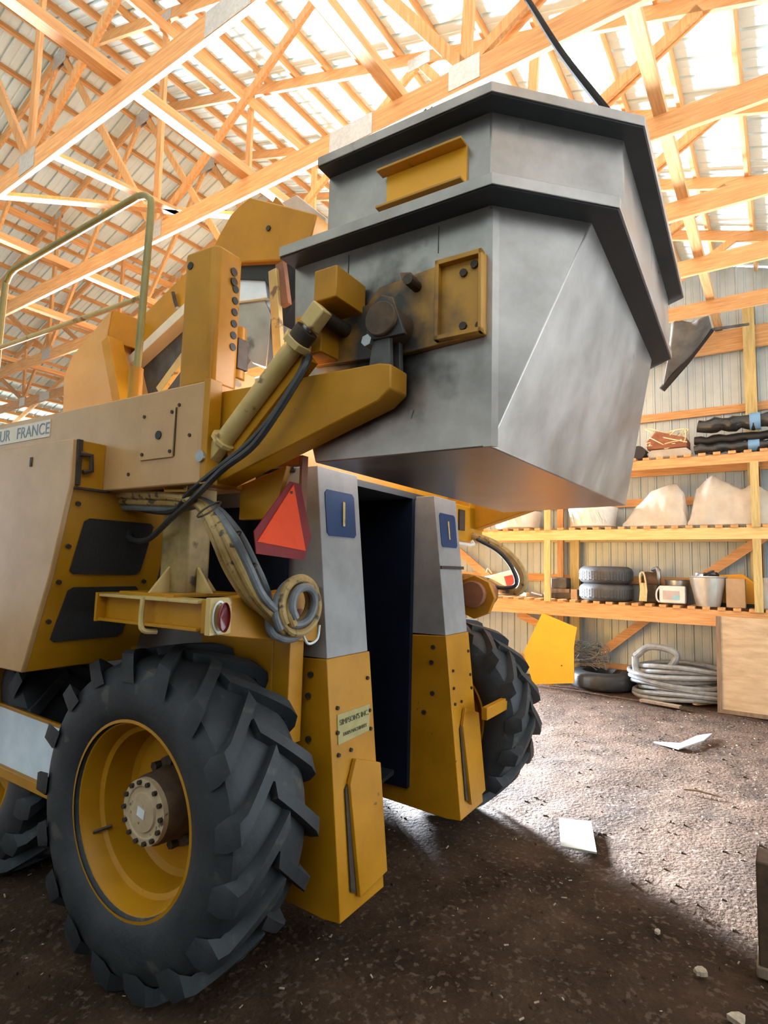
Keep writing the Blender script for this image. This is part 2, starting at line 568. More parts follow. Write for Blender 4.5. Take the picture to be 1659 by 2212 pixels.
# ================================================================== STORAGE RACK AND WHAT IS ON IT
SX, SD = 9.30, .72                    # front face and depth of the rack
rack = tag(empty('storage_rack', (SX+SD/2, 1.7, 0)), 'long timber storage rack with three slatted shelves along the gable wall', 'shelf')
RO = Vector((SX+SD/2, 1.7, 0))
LV = {'low': (1.11, 1.33), 'mid': (2.31, 2.47), 'top': (3.36, 3.50)}
RY0, RY1 = -1.9, 6.0
for k, (a, b) in LV.items():
    for x in (SX, SX+SD-.04):
        part('shelf_beam', G().box(x, x+.04, RY0, RY1, a, b), 'wood_green_y' if k == 'mid' else 'wood_y', rack, off=RO)
    n = 0
    y = RY0+.05
    sm = mesh('slat', G().box(-.02, SD+.02, -.045, .045, 0, .038), 'wood_x', smooth=0)
    while y < 4.4:
        link('slat', sm, rack, (SX-RO.x+random.uniform(-.015, .02), y-RO.y, b), (0, 0, random.uniform(-.015, .015)))
        y += .185
    part('slat_row', G().box(SX, SX+SD, 4.5, RY1, b, b+.035), 'wood_y', rack, off=RO)
for y in (-1.8, .30, 3.16, 5.9):
    part('post', G().box(SX-.05, SX, y-.05, y+.05, 1.33, 2.31), 'wood_green', rack, off=RO)
    part('post', G().box(SX-.05, SX, y-.05, y+.05, 2.47, 3.36), 'wood_green', rack, off=RO)
    part('post', G().box(SX+.04, SX+.09, y-.05, y+.05, 0, 1.33), 'wood_z', rack, off=RO)
    part('post', G().box(SX+SD-.1, SX+SD-.04, y-.05, y+.05, 0, 3.4), 'wood_z', rack, off=RO)


def dbrace(p0, p1, X):
    a, b = PB(*p0, X=X), PB(*p1, X=X)
    part('diagonal_brace', G().bar(a, b, .04, .13, up=(0, 0, 1)), 'wood_y', rack, off=RO)


dbrace((1650, 1160), (1495, 1262), SX+SD-.13)
dbrace((1400, 1335), (1300, 1410), SX+SD-.13)
dbrace((985, 1185), (1060, 1250), SX+SD-.13)
dbrace((1120, 1325), (1190, 1362), SX+SD-.13)
LOW, MID, TOP = 1.369, 2.509, 3.539


def put(name, g, m, loc, label, cat, group=None, rz=0, bevel=0):
    o = link(name, mesh(name, g, m), None, loc, (0, 0, rz))
    bev(o, bevel)
    return tag(o, label, cat, group)


def thing(name, loc, label, cat, rz=0, group=None):
    return tag(empty(name, loc, rz), label, cat, group)


def tyre_g(r, h, ri):
    g = G().lathe([(0, ri+.02), (.02, ri), (h*.3, ri-.02), (h*.7, ri-.02), (h-.02, ri), (h, ri+.02), (h, r-.07), (h-.03, r-.02), (h*.75, r), (h*.25, r), (.03, r-.02), (0, r-.07), (0, ri+.02)], ax='Z', n=40)
    return g


# low shelf: two stacked tyres with tread blocks
c = PB(1309, 1290, X=SX+.35)
for i, lab in enumerate(('lower of the two dark tyres stacked on the low shelf', 'upper of the two dark tyres stacked on the low shelf')):
    t = tag(link('stored_tyre', mesh('stored_tyre', tyre_g(.40, .265, .24), 'rubber_dusty'), None, (c.x, c.y, LOW+.27*i)), lab, 'tyre', 'tyres on the low shelf')
    gt = G()
    for j in range(56):
        a = 2*math.pi*j/56
        for zz in (.07, .115, .16):
            p = Vector((math.cos(a)*.398, math.sin(a)*.398, zz+(.012 if j % 2 else 0)))
            gt.bar(p-Vector((0, 0, .018)), p+Vector((0, 0, .018)), .036, .014, up=(math.cos(a), math.sin(a), 0))
    tr = part('tread_blocks', gt, 'rubber_dusty', t, smooth=0)
    tr['kind'] = 'stuff'
# galvanised bucket with black stuff in it
c = PB(1530, 1310, X=SX+.17)
bk = thing('bucket', (c.x, c.y, LOW), 'galvanised metal bucket holding black plastic on the low shelf', 'bucket')
part('body', G().lathe([(0, .0), (0, .15), (.02, .155), (.36, .225), (.40, .23), (.41, .245), (.425, .235), (.40, .22), (.05, .145)], ax='Z', n=28), 'galv_bucket', bk)
g = G()
for i in range(14):
    a, q = random.uniform(0, 6.3), random.uniform(0, .16)
    p = Vector((q*math.cos(a), q*math.sin(a), .39+random.uniform(0, .06)))
    g.bar(p, p+Vector((random.uniform(-.12, .12), random.uniform(-.12, .12), random.uniform(.0, .06))), .05, .04)
part('black_plastic', g, 'black_plastic', bk)
part('handle', G().tube([(.0, -.235, .41), (.10, -.22, .33), (.19, -.1, .26), (.21, .05, .25), (.13, .2, .30), (0, .235, .41)], .006, 6), 'steel', bk)
# small white box with a cord and label
c = PB(1454, 1316, X=SX+.16)
bx = thing('controller_box', (c.x, c.y, LOW), 'small white plastic box with printed label beside the bucket', 'box')
part('case', G().box(-.08, .08, -.17, .17, .02, .27), 'white_plastic', bx, .015)
part('label_panel', G().box(-.086, -.08, -.10, .12, .07, .20), 'pink_paper', bx)
part('label_patch', G().box(-.089, -.085, -.10, -.01, .07, .14), 'cyan', bx)
part('cord', G().tube(spline([(-.05, .17, .25), (-.1, .2, .18), (-.1, .2, .08), (-.08, .17, .03)]), .012, 6), 'white_plastic', bx)
c = PB(1464, 1285, X=SX+.44)
put('metal_bowl', G().lathe([(0, 0), (0, .12), (.06, .14), (.35, .17), (.36, .18), (.35, .16), (.05, .12)], ax='Z', n=24), 'steel', (c.x, c.y, LOW), 'grey metal bowl behind the small white box', 'bowl')
# rope hank
c = PB(1388, 1310, X=SX+.12)
g = G()
for i in range(5):
    g.tube([(.0+.02*math.sin(i*2), -.05+.02*i, .30), (0, -.06+.02*i, .18), (-.01, -.05+.022*i, .03)], .011, 6)
g.tube(spline([(0, -.05, .30), (0, -.03, .42), (.01, .0, .46), (0, .03, .42), (0, .03, .30)]), .012, 6)
put('rope_hank', g, 'twine', (c.x, c.y, LOW), 'looped pale rope hank beside the stacked tyres', 'rope')
# dark machine parts between rope and white box
c = PB(1410, 1300, X=SX+.44)
en = thing('engine_part', (c.x, c.y, LOW), 'dark greasy engine part on the low shelf beside the stacked tyres', 'engine part')
part('block', G().box(-.14, .14, -.10, .12, 0, .28), 'bolt', en, .02)
part('housing', G().lathe([(-.10, .0), (-.10, .12), (.1, .13), (.14, .06), (.14, 0)], (0, 0, .34), 'Y', 18), 'hub_brown', en)
part('bracket', G().bar((0, .12, .2), (-.05, -.1, .52), .06, .05), 'bolt', en)
part('pipe', G().tube(spline([(0, -.06, .2), (-.1, -.11, .38), (-.05, -.08, .52), (.05, .0, .5)]), .03, 8), 'steel', en)
# cardboard box and yellow cover
c = PB(1594, 1318, X=SX+.20)
put('cardboard_box', G().box(-.10, .10, -.10, .13, 0, .40), 'cardboard', (c.x, c.y, LOW), 'brown cardboard box between bucket and yellow cover', 'box', bevel=.006)
a = [PB(*p, X=SX+.46) for p in ((1552, 1242), (1605, 1240), (1645, 1270), (1642, 1308), (1560, 1305))]
cov = thing('machine_cover', (SX+.46, a[3].y, LOW), 'bent yellow sheet metal cover behind the cardboard box', 'cover')
part('shell', G().prism([(p.y-a[3].y, max(p.z-LOW, .02)) for p in a], 'X', -.08, .08), 'yellow_clean', cov, .02)
part('lip', G().box(-.10, -.08, 0, a[0].y-a[3].y, .0, .05), 'black', cov)
c = PB(1652, 1290, X=SX+.2)
put('plastic_jug', G().lathe([(0, 0), (0, .11), (.02, .13), (.25, .13), (.33, .06), (.36, .035), (.42, .035), (.42, 0)], ax='Z', n=20), 'clear_film', (c.x, c.y-.02, LOW), 'pale plastic jug right of the yellow cover on the low shelf', 'jug')
# left part of the low shelf
c = PB(1087, 1280, X=SX+.45)
bb = thing('first_aid_box', (c.x, c.y, LOW), 'white box with a red square leaning on the low shelf', 'box')
part('case', G().prism([(-.36, .02), (.32, .0), (.40, .30), (-.22, .46)], 'X', -.06, .1), 'white_plastic', bb, .02)
part('red_square', G().prism([(-.10, .14), (-.30, .17), (-.24, .37), (-.04, .33)], 'X', -.068, -.058), 'red', bb)
part('strap', G().tube(spline([(-.05, .2, .38), (-.08, .26, .46), (-.05, .3, .4)]), .012, 6), 'twine', bb)
c = PB(1213, 1285, X=SX+.38)
mo = thing('motor_box', (c.x, c.y, LOW), 'dark metal motor housing left of the stacked tyres', 'motor')
part('base', G().box(-.15, .15, -.2, .25, 0, .10), 'bolt', mo, .01)
part('housing', G().box(-.13, .13, -.12, .14, .16, .34), 'galv_dark', mo, .02)
part('plinth', G().box(-.11, .11, -.16, .2, .10, .16), 'old_wood', mo)
for i, (px, m, lab) in enumerate(((1128, 'wood_y', 'short wood offcut on the low shelf below the hose loop'), (1160, 'steel', 'short steel tube lying on the low shelf near the rack post'), (1247, 'cardboard', 'small brown carton in front of the stacked tyres at their left'))):
    c = PB(px, 1290, X=SX+.25+.04*i)
    if i == 1:
        put('steel_tube', G().cyl((0, -.10, .03), (.03, .10, .07), .025, 12), m, (c.x, c.y, LOW), lab, 'tube')
    elif i == 0:
        put('wood_offcut', G().bar((0, -.1, .035), (.06, .1, .05), .09, .06), m, (c.x, c.y, LOW), lab, 'offcut')
    else:
        put('carton', G().box(-.05, .05, -.04, .06, 0, .16), m, (c.x-.1, c.y, LOW), lab, 'box')


# middle shelf: wrapped tubs and plastic sheeting
def tub(px, r, h, lab, m='white_plastic'):
    c = PB(px, 1120, X=SX+.34)
    t = thing('wrapped_tub', (c.x, c.y, MID), lab, 'tub')
    part('tub', G().lathe([(0, 0), (0, r*.80), (.03, r*.92), (h-.06, r), (h-.03, r*1.03), (h, r*1.02), (h, 0)], ax='Z', n=40), m, t)
    g = G()
    for i in range(9):
        a = math.pi+random.uniform(-1.0, 1.0)
        p = [Vector((math.cos(a+.10*k*random.uniform(.2, 1))*(r+.004), math.sin(a+.06*k)*(r+.004), h-.05-(h-.1)*k/4)) for k in range(5)]
        g.tube(p, [.003, .009, .012, .008, .002], 5)
    part('wrap_folds', g, m, t)
    return t


tub(1118, .40, .30, 'round white plastic-wrapped tub on the middle shelf, left one under the hopper')
tub(1281, .37, .33, 'round white plastic-wrapped tub on the middle shelf beside the clear sheeting')


def drape(name, pts, X, dep, lab):
    """crumpled translucent film thrown over something: ridge points by (pixel)"""
    P = [PB(*p, X=X) for p in pts]
    n = 44
    ya, yb = P[0].y, P[-1].y
    g = G()
    rows = 12

    def hz(y):
        for i in range(len(P)-1):
            if (P[i].y-y)*(P[i+1].y-y) <= 0:
                t = (y-P[i].y)/(P[i+1].y-P[i].y+1e-9)
                t = t*t*(3-2*t)*.5+t*.5
                return P[i].z*(1-t)+P[i+1].z*t-MID
        return .02
    for j in range(rows+1):
        v = j/rows
        for i in range(n+1):
            y = ya+(yb-ya)*i/n
            s = math.sin(math.pi*v)**.55
            h = max(.01, hz(y)*s)
            x = (v-.5)*dep-.03*math.sin(i*.25+v*3)*s*(1-v)
            q = Vector((y*3.2, v*3, X))
            h += .03*noise.noise(q*1.2)*s+.03*abs(noise.noise(Vector((y*2.2+v*2.4, v*1.2+X, 3))))*s
            g.v.append((x+.02*noise.noise(q*3), y-(ya+yb)/2, max(.004, h)))
    m = n+1
    g.f = [(j*m+i, j*m+i+1, (j+1)*m+i+1, (j+1)*m+i) for j in range(rows) for i in range(n)]
    o = put(name, g, 'clear_film', (X, (ya+yb)/2, MID), lab, 'sheeting')
    return o


drape('plastic_sheeting', [(1352, 1130), (1375, 1095), (1410, 1060), (1460, 1046), (1478, 1065), (1488, 1128)], SX+.30, .5, 'low heap of translucent plastic sheeting on the middle shelf, left heap')
drape('plastic_sheeting', [(1490, 1125), (1505, 1060), (1538, 1027), (1570, 1040), (1603, 1056), (1628, 1042), (1659, 1060), (1690, 1125)], SX+.28, .46, 'tall peaked heap of translucent plastic sheeting on the middle shelf by the post')
# top shelf
c = PB(1443, 950, X=SX+.32)
nt_ = thing('tangle_crate', (c.x, c.y, TOP+.14), 'reddish brown crate with tangled pale twine on the top shelf', 'crate')
part('crate', G().prism([(-.28, 0), (.26, 0), (.30, .12), (.15, .28), (-.28, .14)], 'X', -.18, .2), 'brown_red', nt_, .02)
g = G()
for i in range(16):
    a = [Vector((random.uniform(-.24, .1), random.uniform(-.3, .34), random.uniform(0, .36))) for k in range(4)]
    a[0].z, a[3].z = .06, .1
    g.tube(spline(a, 5), .008, 5)
part('twine', g, 'twine', nt_)
put('wrapped_parcel', G().prism([(-.33, 0), (.24, 0), (.27, .08), (.2, .125), (-.27, .13), (-.34, .06)], 'X', -.2, .25), 'clear_film', (c.x-.02, c.y, TOP), 'parcel in shiny clear wrap under the crate of twine', 'parcel', bevel=.02)
c2 = PB(1384, 965, X=SX+.25)
put('black_roll', G().lathe([(-.2, 0), (-.2, .09), (-.2, .10), (.22, .10), (.22, .05), (.15, .05)], ax='X', n=20), 'black', (c2.x, c2.y, TOP+.10), 'short black roll end-on at the left of the top shelf', 'roll')
for i, (pa, pb, r, zz, lab, mt) in enumerate((((1500, 970), (1700, 950), .085, .085, 'lower black film roll on the top shelf, front one', 'black_plastic'),
                                          ((1498, 955), (1700, 935), .08, .24, 'dark film roll lying second from the bottom on the top shelf', 'black'),
                                          ((1508, 925), (1700, 910), .12, .43, 'thick shiny black plastic wrapped roll on top of the other rolls', 'black_plastic'))):
    a, b = PB(*pa, X=SX+.25), PB(*pb, X=SX+.25)
    g = G()
    n = 14
    g.tube([(0, (b.y-a.y)*k/n, .012*math.sin(k*1.7+i)) for k in range(n+1)], [r*(.86+.14*math.sin(k*2.1+i)) if 0 < k < n else r*.75 for k in range(n+1)], 14)
    t = thing('film_roll', (SX+.25+(.12 if i == 1 else 0), a.y, TOP+zz+.012), lab, 'roll', group='film rolls on the top shelf')
    part('wrap', g, mt, t)
    if i != 1:
        part('blue_tape', G().cyl((0, (b.y-a.y)*.60, 0), (0, (b.y-a.y)*.72, 0), r*1.01, 14), 'blue_light', t)

# leaning and lying under the rack
a = [PB(*p, X=9.2) for p in ((1168, 1330), (1244, 1362), (1238, 1405), (1240, 1482), (1152, 1484), (1130, 1415))]
zb = min(p.z for p in a)
sp = thing('sheet_panel', (9.2, a[4].y, 0), 'bright yellow angular sheet metal panel leaning against the rack', 'panel')
part('sheet', G().prism([(p.y-a[4].y, p.z-zb+.01) for p in a], 'X', -.01, .01), 'yellow_clean', sp)
part('bolt_hole', G().cyl((-.014, -.45, .35), (.014, -.45, .35), .012, 10), 'bolt', sp)
sp.rotation_euler = (0, R(4), 0)
for i, (px, py, r, h, lab) in enumerate(((1300, 1448, .50, .26, 'black tyre lying flat on the ground under the rack'),)):
    c = PB(px, py, X=9.75)
    tag(link('floor_tyre', mesh('floor_tyre', tyre_g(r, h, .28), 'rubber'), None, (9.78, c.y, 0.0)), lab, 'tyre')
c = PB(1275, 1400, X=9.9)
g = G()
for i in range(26):
    a_ = [Vector((random.uniform(-.1, .1), random.uniform(-.35, .35), random.uniform(0, .45))) for k in range(4)]
    g.tube(spline(a_, 5), .006, 4)
o = put('wire_tangle', g, 'hose_grey', (9.72, c.y, .27), 'tangle of old wire and netting heaped on the lying tyre', 'wire')
c = PB(1450, 1460, X=9.7)
g = G()
for i in range(9):
    r = .62+.05*math.sin(i*2.3)
    g.tube([(r*.54*math.cos(t)+.02*math.sin(i*3), r*math.sin(t)-.05*math.sin(i), .05+.052*i+.03*math.sin(t*2+i)) for t in [2*math.pi*k/28 for k in range(28)]], .034, 8, closed=True)
hc = thing('hose_coil', (9.60, c.y-.12, 0), 'large coil of grey pipe lying under the rack behind the plywood', 'pipe coil')
part('coil', g, 'hose_coil', hc)
q = [PB(*p, X=9.42) for p in ((1372, 1418), (1376, 1450), (1405, 1462), (1440, 1448), (1462, 1418), (1440, 1402), (1400, 1398))]
o9 = Vector((9.60, c.y-.12, 0))
part('loose_loop', G().tube([p-o9 for p in spline(q+[q[0]], 5)], .05, 10), 'hose_coil', hc)
for i, (p, q_, wd, m, lab) in enumerate((((1384, 1512), (1470, 1527), .10, 'old_wood', 'weathered plank lying in front of the pipe coil'),
                                    ((1500, 1520), (1550, 1517), .07, 'wood_y', 'pale narrow board sticking out beside the plywood panel'),
                                    ((1245, 1470), (1295, 1478), .10, 'old_wood', 'dark short plank on the ground beside the lying tyre'))):
    a, b = PB(*p, Z=.03), PB(*q_, Z=.03)
    cc = (a+b)/2
    put('plank', G().bar(a-cc, b-cc, wd, .03), m, (cc.x, cc.y, .03), lab, 'plank')
# framed plywood panel
a = PB(1552, 1540, X=9.16)
pp = thing('plywood_panel', (9.08, a.y, 0), 'framed plywood panel leaning on the rack at the right edge', 'panel')
part('sheet', G().box(.0, .018, -1.5, 0, .0, 1.26), 'plywood', pp)
part('edge_frame', G().box(-.03, 0, -.05, 0, 0, 1.26), 'old_wood', pp)
part('edge_frame', G().box(-.03, 0, -1.5, -.05, 0, .05), 'old_wood', pp)
part('seam_batten', G().box(-.006, 0, -.62, -.60, .05, 1.26), 'old_wood', pp)
pp.rotation_euler = (0, R(5), 0)
# tarp hung between rafter and wall above the shelf
q = [PB(*p, X=9.6) for p in ((1445, 830), (1450, 770), (1520, 700), (1560, 690), (1545, 715))]
tq = [PB(1430, 842, X=9.6), PB(1452, 700, X=8.95), PB(1530, 684, X=8.95), PB(1536, 712, X=9.6), PB(1470, 790, X=9.7)]
tp = thing('grey_tarp', (9.5, tq[0].y, tq[0].z), 'dark grey folded tarp hanging under the trusses behind the hopper', 'tarp')
o9 = Vector((9.5, tq[0].y, tq[0].z))
g = G()
n = 10
for j in range(n+1):
    for i in range(n+1):
        u, v = i/n, j/n
        p = (tq[0]*(1-u)+tq[3]*u)*(1-v)+(tq[1]*(1-u)+tq[2]*u)*v
        p = p+Vector((.05*math.sin(u*9+v*4), 0, .03*math.sin(u*7)))
        g.v.append(tuple(p-o9))
g.f = [(j*(n+1)+i, j*(n+1)+i+1, (j+1)*(n+1)+i+1, (j+1)*(n+1)+i) for j in range(n) for i in range(n)]
k = part('sheet', g, 'tarp', tp)
sm_ = k.modifiers.new('thick', 'SOLIDIFY')
sm_.thickness = .012
part('edge_roll', G().tube([p-o9 for p in (tq[0], (tq[0]+tq[3])/2+Vector((0, 0, -.03)), tq[3])], .05, 10), 'mesh_dark', tp)
part('hanging_strap', G().bar(tq[3]-o9, PB(1618, 700, X=9.8)-o9, .02, .035), 'galv_dark', tp)

# ---- litter on the floor
c = [PB(*p, Z=.012) for p in ((1208, 1770), (1277, 1778), (1289, 1845), (1211, 1831))]
o9 = (c[0]+c[2])/2
g = G().prism([((p-o9).x, (p-o9).y) for p in c], 'Z', 0, .012)
put('cardboard_piece', g, 'paper', (o9.x, o9.y, .012), 'pale rectangular piece of board lying at the edge of the shadow', 'board')
c = [PB(*p, Z=.02) for p in ((1412, 1603), (1470, 1606), (1505, 1590), (1538, 1585), (1520, 1600), (1490, 1610), (1466, 1618))]
o9 = (c[0]+c[3])/2
g = G().prism([((p-o9).x, (p-o9).y) for p in c], 'Z', 0, .014)
put('torn_paper', g, 'pink_paper', (o9.x, o9.y, .012), 'torn strip of pale pinkish paper on the bright floor', 'paper')
a, b = PB(1478, 1703, Z=.02), PB(1560, 1720, Z=.02)
cc = (a+b)/2
put('stick', G().tube([a-cc, (a-cc)*.2+Vector((.01, .01, .01)), b-cc], [.008, .012, .006], 6), 'old_wood', (cc.x, cc.y, .012), 'thin dark stick lying on the bright floor', 'stick')
for px, py, s, lab in ((1512, 1715+385, .022, 'small pale stone in the dark foreground near the bottom edge'), (1515, 2100, .03, 'cream chip of wood on the dark floor'), (1595, 2205, .035, 'pale stone at the bottom right edge of the floor'), (1420, 2012, .018, 'tiny cream chip right of the shadow edge')):
    c = PB(px, py, Z=.01)
    g = G()
    n = 7
    g.prism([(s*random.uniform(.7, 1.3)*math.cos(6.283*i/n), s*random.uniform(.6, 1.2)*math.sin(6.283*i/n)) for i in range(n)], 'Z', 0, s*.6)
    put('wood_chip', g, 'straw', (c.x, c.y, .004), lab, 'chip')
g = G()
rnd = random.Random(3)
for i in range(1300):
    x, y = rnd.uniform(.6, 9.2), rnd.uniform(-1.6, 4.4)
    s = rnd.choice((.002, .003, .003, .004, .006))
    a, z = rnd.uniform(0, 6.28), .004+.016*noise.fractal(Vector((x, y, 0))*1.3, .8, 2, 5)+.011*noise.noise(Vector((x, y, 0))*6.5)
    d = Vector((math.cos(a), math.sin(a), rnd.uniform(-.25, .25)))*s*rnd.uniform(1, 2.6)
    p = Vector((x, y, z))
    g.bar(p-d, p+d, s, s*.7)
lit = part('straw_litter', g, 'straw', smooth=0)
lit['kind'] = 'stuff'
tag(lit, 'straw bits, chips and crumbs strewn over the earth floor', 'litter')
g = G()
for i in range(1700):
    x, y = rnd.uniform(.6, 9.2), rnd.uniform(-1.6, 4.4)
    s = rnd.choice((.005, .007, .010, .014, .02))
    z = .016*noise.fractal(Vector((x, y, 0))*1.3, .8, 2, 5)+.011*noise.noise(Vector((x, y, 0))*6.5)-.008
    q = [Vector((s*rnd.uniform(.6, 1.2)*math.cos(t), s*rnd.uniform(.6, 1.2)*math.sin(t), 0)) for t in (0, 1.25, 2.5, 3.8, 5.0)]
    k = len(g.v)
    g.v += [(x+p.x, y+p.y, z-.004) for p in q]+[(x+p.x*.55, y+p.y*.55, z+s*rnd.uniform(.15, .4)) for p in q]
    g.f += [(k+5, k+6, k+7, k+8, k+9)]+[(k+j, k+(j+1) % 5, k+5+(j+1) % 5, k+5+j) for j in range(5)]
cl = part('earth_clods', g, 'dirt', smooth=0)
cl['kind'] = 'stuff'
tag(cl, 'crumbly brown earth clods scattered over the floor', 'earth')
# dark door post at the right edge of the picture
c = PB(1652, 2110, Z=0)
dp = thing('leaning_post', (c.x+.07, c.y-.10, 0), 'dark weathered post standing at the right edge of the foreground', 'post')
part('post', G().box(-.09, .09, -.12, .12, 0, .50), 'hub_brown', dp, .008)
part('foot', G().box(-.10, .10, -.13, .13, 0, .05), 'old_wood', dp, .008)

# ================================================================== THE GRAPE HARVESTER (coordinates in its own axes)
rot = Matrix.Rotation(MYAW, 3, 'Z')
rb = rot @ ORG
HV = tag(empty('grape_harvester', (rb.x, rb.y, 0), MYAW), 'tall yellow straddle grape harvester with a steel hopper, parked on the earth floor', 'harvester')
MXC = 6.16


def mp_(name, g, m, parent=None, bevel=.004, smooth=35):
    return bev(link(name, mesh(name, g, m, ORG, smooth), parent or HV), bevel)


def bolts(parent, pts, axis, r=.012, h=.008, m='bolt', n=8, name='bolt'):
    """pts in machine axes; axis = outward direction of the heads"""
    g = G().cyl((0, 0, -.004), (0, 0, h), r, n)
    me = mesh(name, g, m, smooth=0)
    for p in pts:
        o = link(name, me, parent, Vector(p)-ORG)
        o.rotation_euler = Vector(axis).to_track_quat('Z', 'Y').to_euler()


# ---- wheels
TYP = [(-.185, .385), (-.215, .41), (-.235, .47), (-.24, .53), (-.232, .585), (-.21, .63), (-.17, .652), (-.09, .662), (0, .665)]
TYP = TYP+[(-a, r) for a, r in TYP[-2::-1]]
RIM = [(-.215, .395), (-.212, .415), (-.200, .412), (-.190, .385), (-.150, .368), (-.110, .36), (-.100, .338), (.03, .325), (.05, .30), (.06, .14), (.06, .0)]
RIMB = [(.06, .0), (.07, .30), (.10, .33), (.19, .385), (.205, .415), (.215, .395)]
ty_me = mesh('wheel', G().lathe(TYP, n=64), 'rubber')
rim_me = mesh('rim', G().lathe(RIM, n=56), 'yellow')
rimb_me = mesh('rim_back', G().lathe(RIMB, n=40), 'yellow')
hub_me = mesh('hub', G().lathe([(.06, .20), (.035, .20), (.03, .165), (-.02, .155), (-.10, .150), (-.115, .14), (-.12, .10), (-.12, 0)], n=32), 'hub_brown')
cap_me = mesh('hub_cap', G().lathe([(-.112, .142), (-.135, .140), (-.138, .110), (-.132, .105), (-.132, .085), (-.142, .08), (-.145, .0)], n=32), 'hub_tan')
nut_me = mesh('hub_bolt', G().cyl((-.004, 0, 0), (-.150, 0, 0), .011, 6), 'bolt', smooth=0)
nut2_me = mesh('wheel_nut', G().cyl((.06, 0, 0), (.0, 0, 0), .022, 6), 'bolt', smooth=0)


def lug_mesh(side):
    """one tread bar: from the middle of the tread out over the shoulder"""
    g = G()
    st = 9
    rows = []
    for i in range(st+1):
        t = i/st
        x = side*(-.03+.275*min(1, t*1.06))
        ph = R(21)*t
        if t > .93:
            rt, rbm = .640, .575
        elif t > .82:
            rt, rbm = .693, .615
        else:
            rt, rbm = .705, .645
        hw = R(2.6) if t < .85 else R(3.3)
        rows.append((x, ph, rt, rbm, hw))
    for x, ph, rt, rbm, hw in rows:
        for rr, q in ((rbm, -1.35), (rt, -1), (rt, 1), (rbm, 1.35)):
            g.v.append((x, rr*math.cos(ph+q*hw), rr*math.sin(ph+q*hw)))
    for i in range(st):
        for j in range(3):
            g.f.append((i*4+j, i*4+j+1, (i+1)*4+j+1, (i+1)*4+j))
    g.f += [(0, 1, 2, 3), (st*4+3, st*4+2, st*4+1, st*4)]
    return mesh('tread_lug', g, 'rubber', smooth=30)


LUG = {s: lug_mesh(s) for s in (-1, 1)}


def wheel(c, outer, spin=0, detail=True):
    """outer -1: dish towards -X"""
    o = link('wheel', ty_me, HV, Vector(c)-ORG)
    if outer > 0:
        o.rotation_euler = (0, 0, 0)
    k = 17
    for s in (-1, 1):
        for i in range(k):
            a = spin+2*math.pi*i/k+(0 if s < 0 else math.pi/k)
            link('tread_lug', LUG[s], o, (0, 0, 0), (a, 0, 0))
    fl = (0, 0, 0) if outer < 0 else (0, 0, math.pi)
    link('rim', rim_me, o, rot=fl)
    link('rim_back', rimb_me, o, rot=fl)
    link('hub', hub_me, o, rot=fl)
    link('hub_cap', cap_me, o, rot=fl)
    if detail:
        for i in range(14):
            a = 2*math.pi*i/14
            link('hub_bolt', nut_me, o, (0, .126*math.cos(a), .126*math.sin(a)))
        for i in range(10):
            a = 2*math.pi*i/10+.2
            link('wheel_nut', nut2_me, o, (0, .182*math.cos(a), .182*math.sin(a)))
        link('valve', mesh('valve', G().cyl((-.15, .33, -.16), (-.09, .28, -.14), .008, 6), 'bolt'), o)
        link('hub_sticker', mesh('hub_sticker', G().prism([(-.02, -.025), (.028, -.012), (.022, .026), (-.026, .014)], 'X', -.148, -.145), 'white_plastic'), o)
    return o


wheel((1.86, 2.28, .705), -1, R(4))
wheel((4.30, 2.05, .705), 1, R(11), False)
wheel((2.02, 3.98, .62), -1, R(7), False)
wheel((4.30, 4.62, .705), 1, 0, False)


# ---- straddle legs: grey above, yellow casing below
def leg_line(z):
    return 1.575+(z-.2)*.107


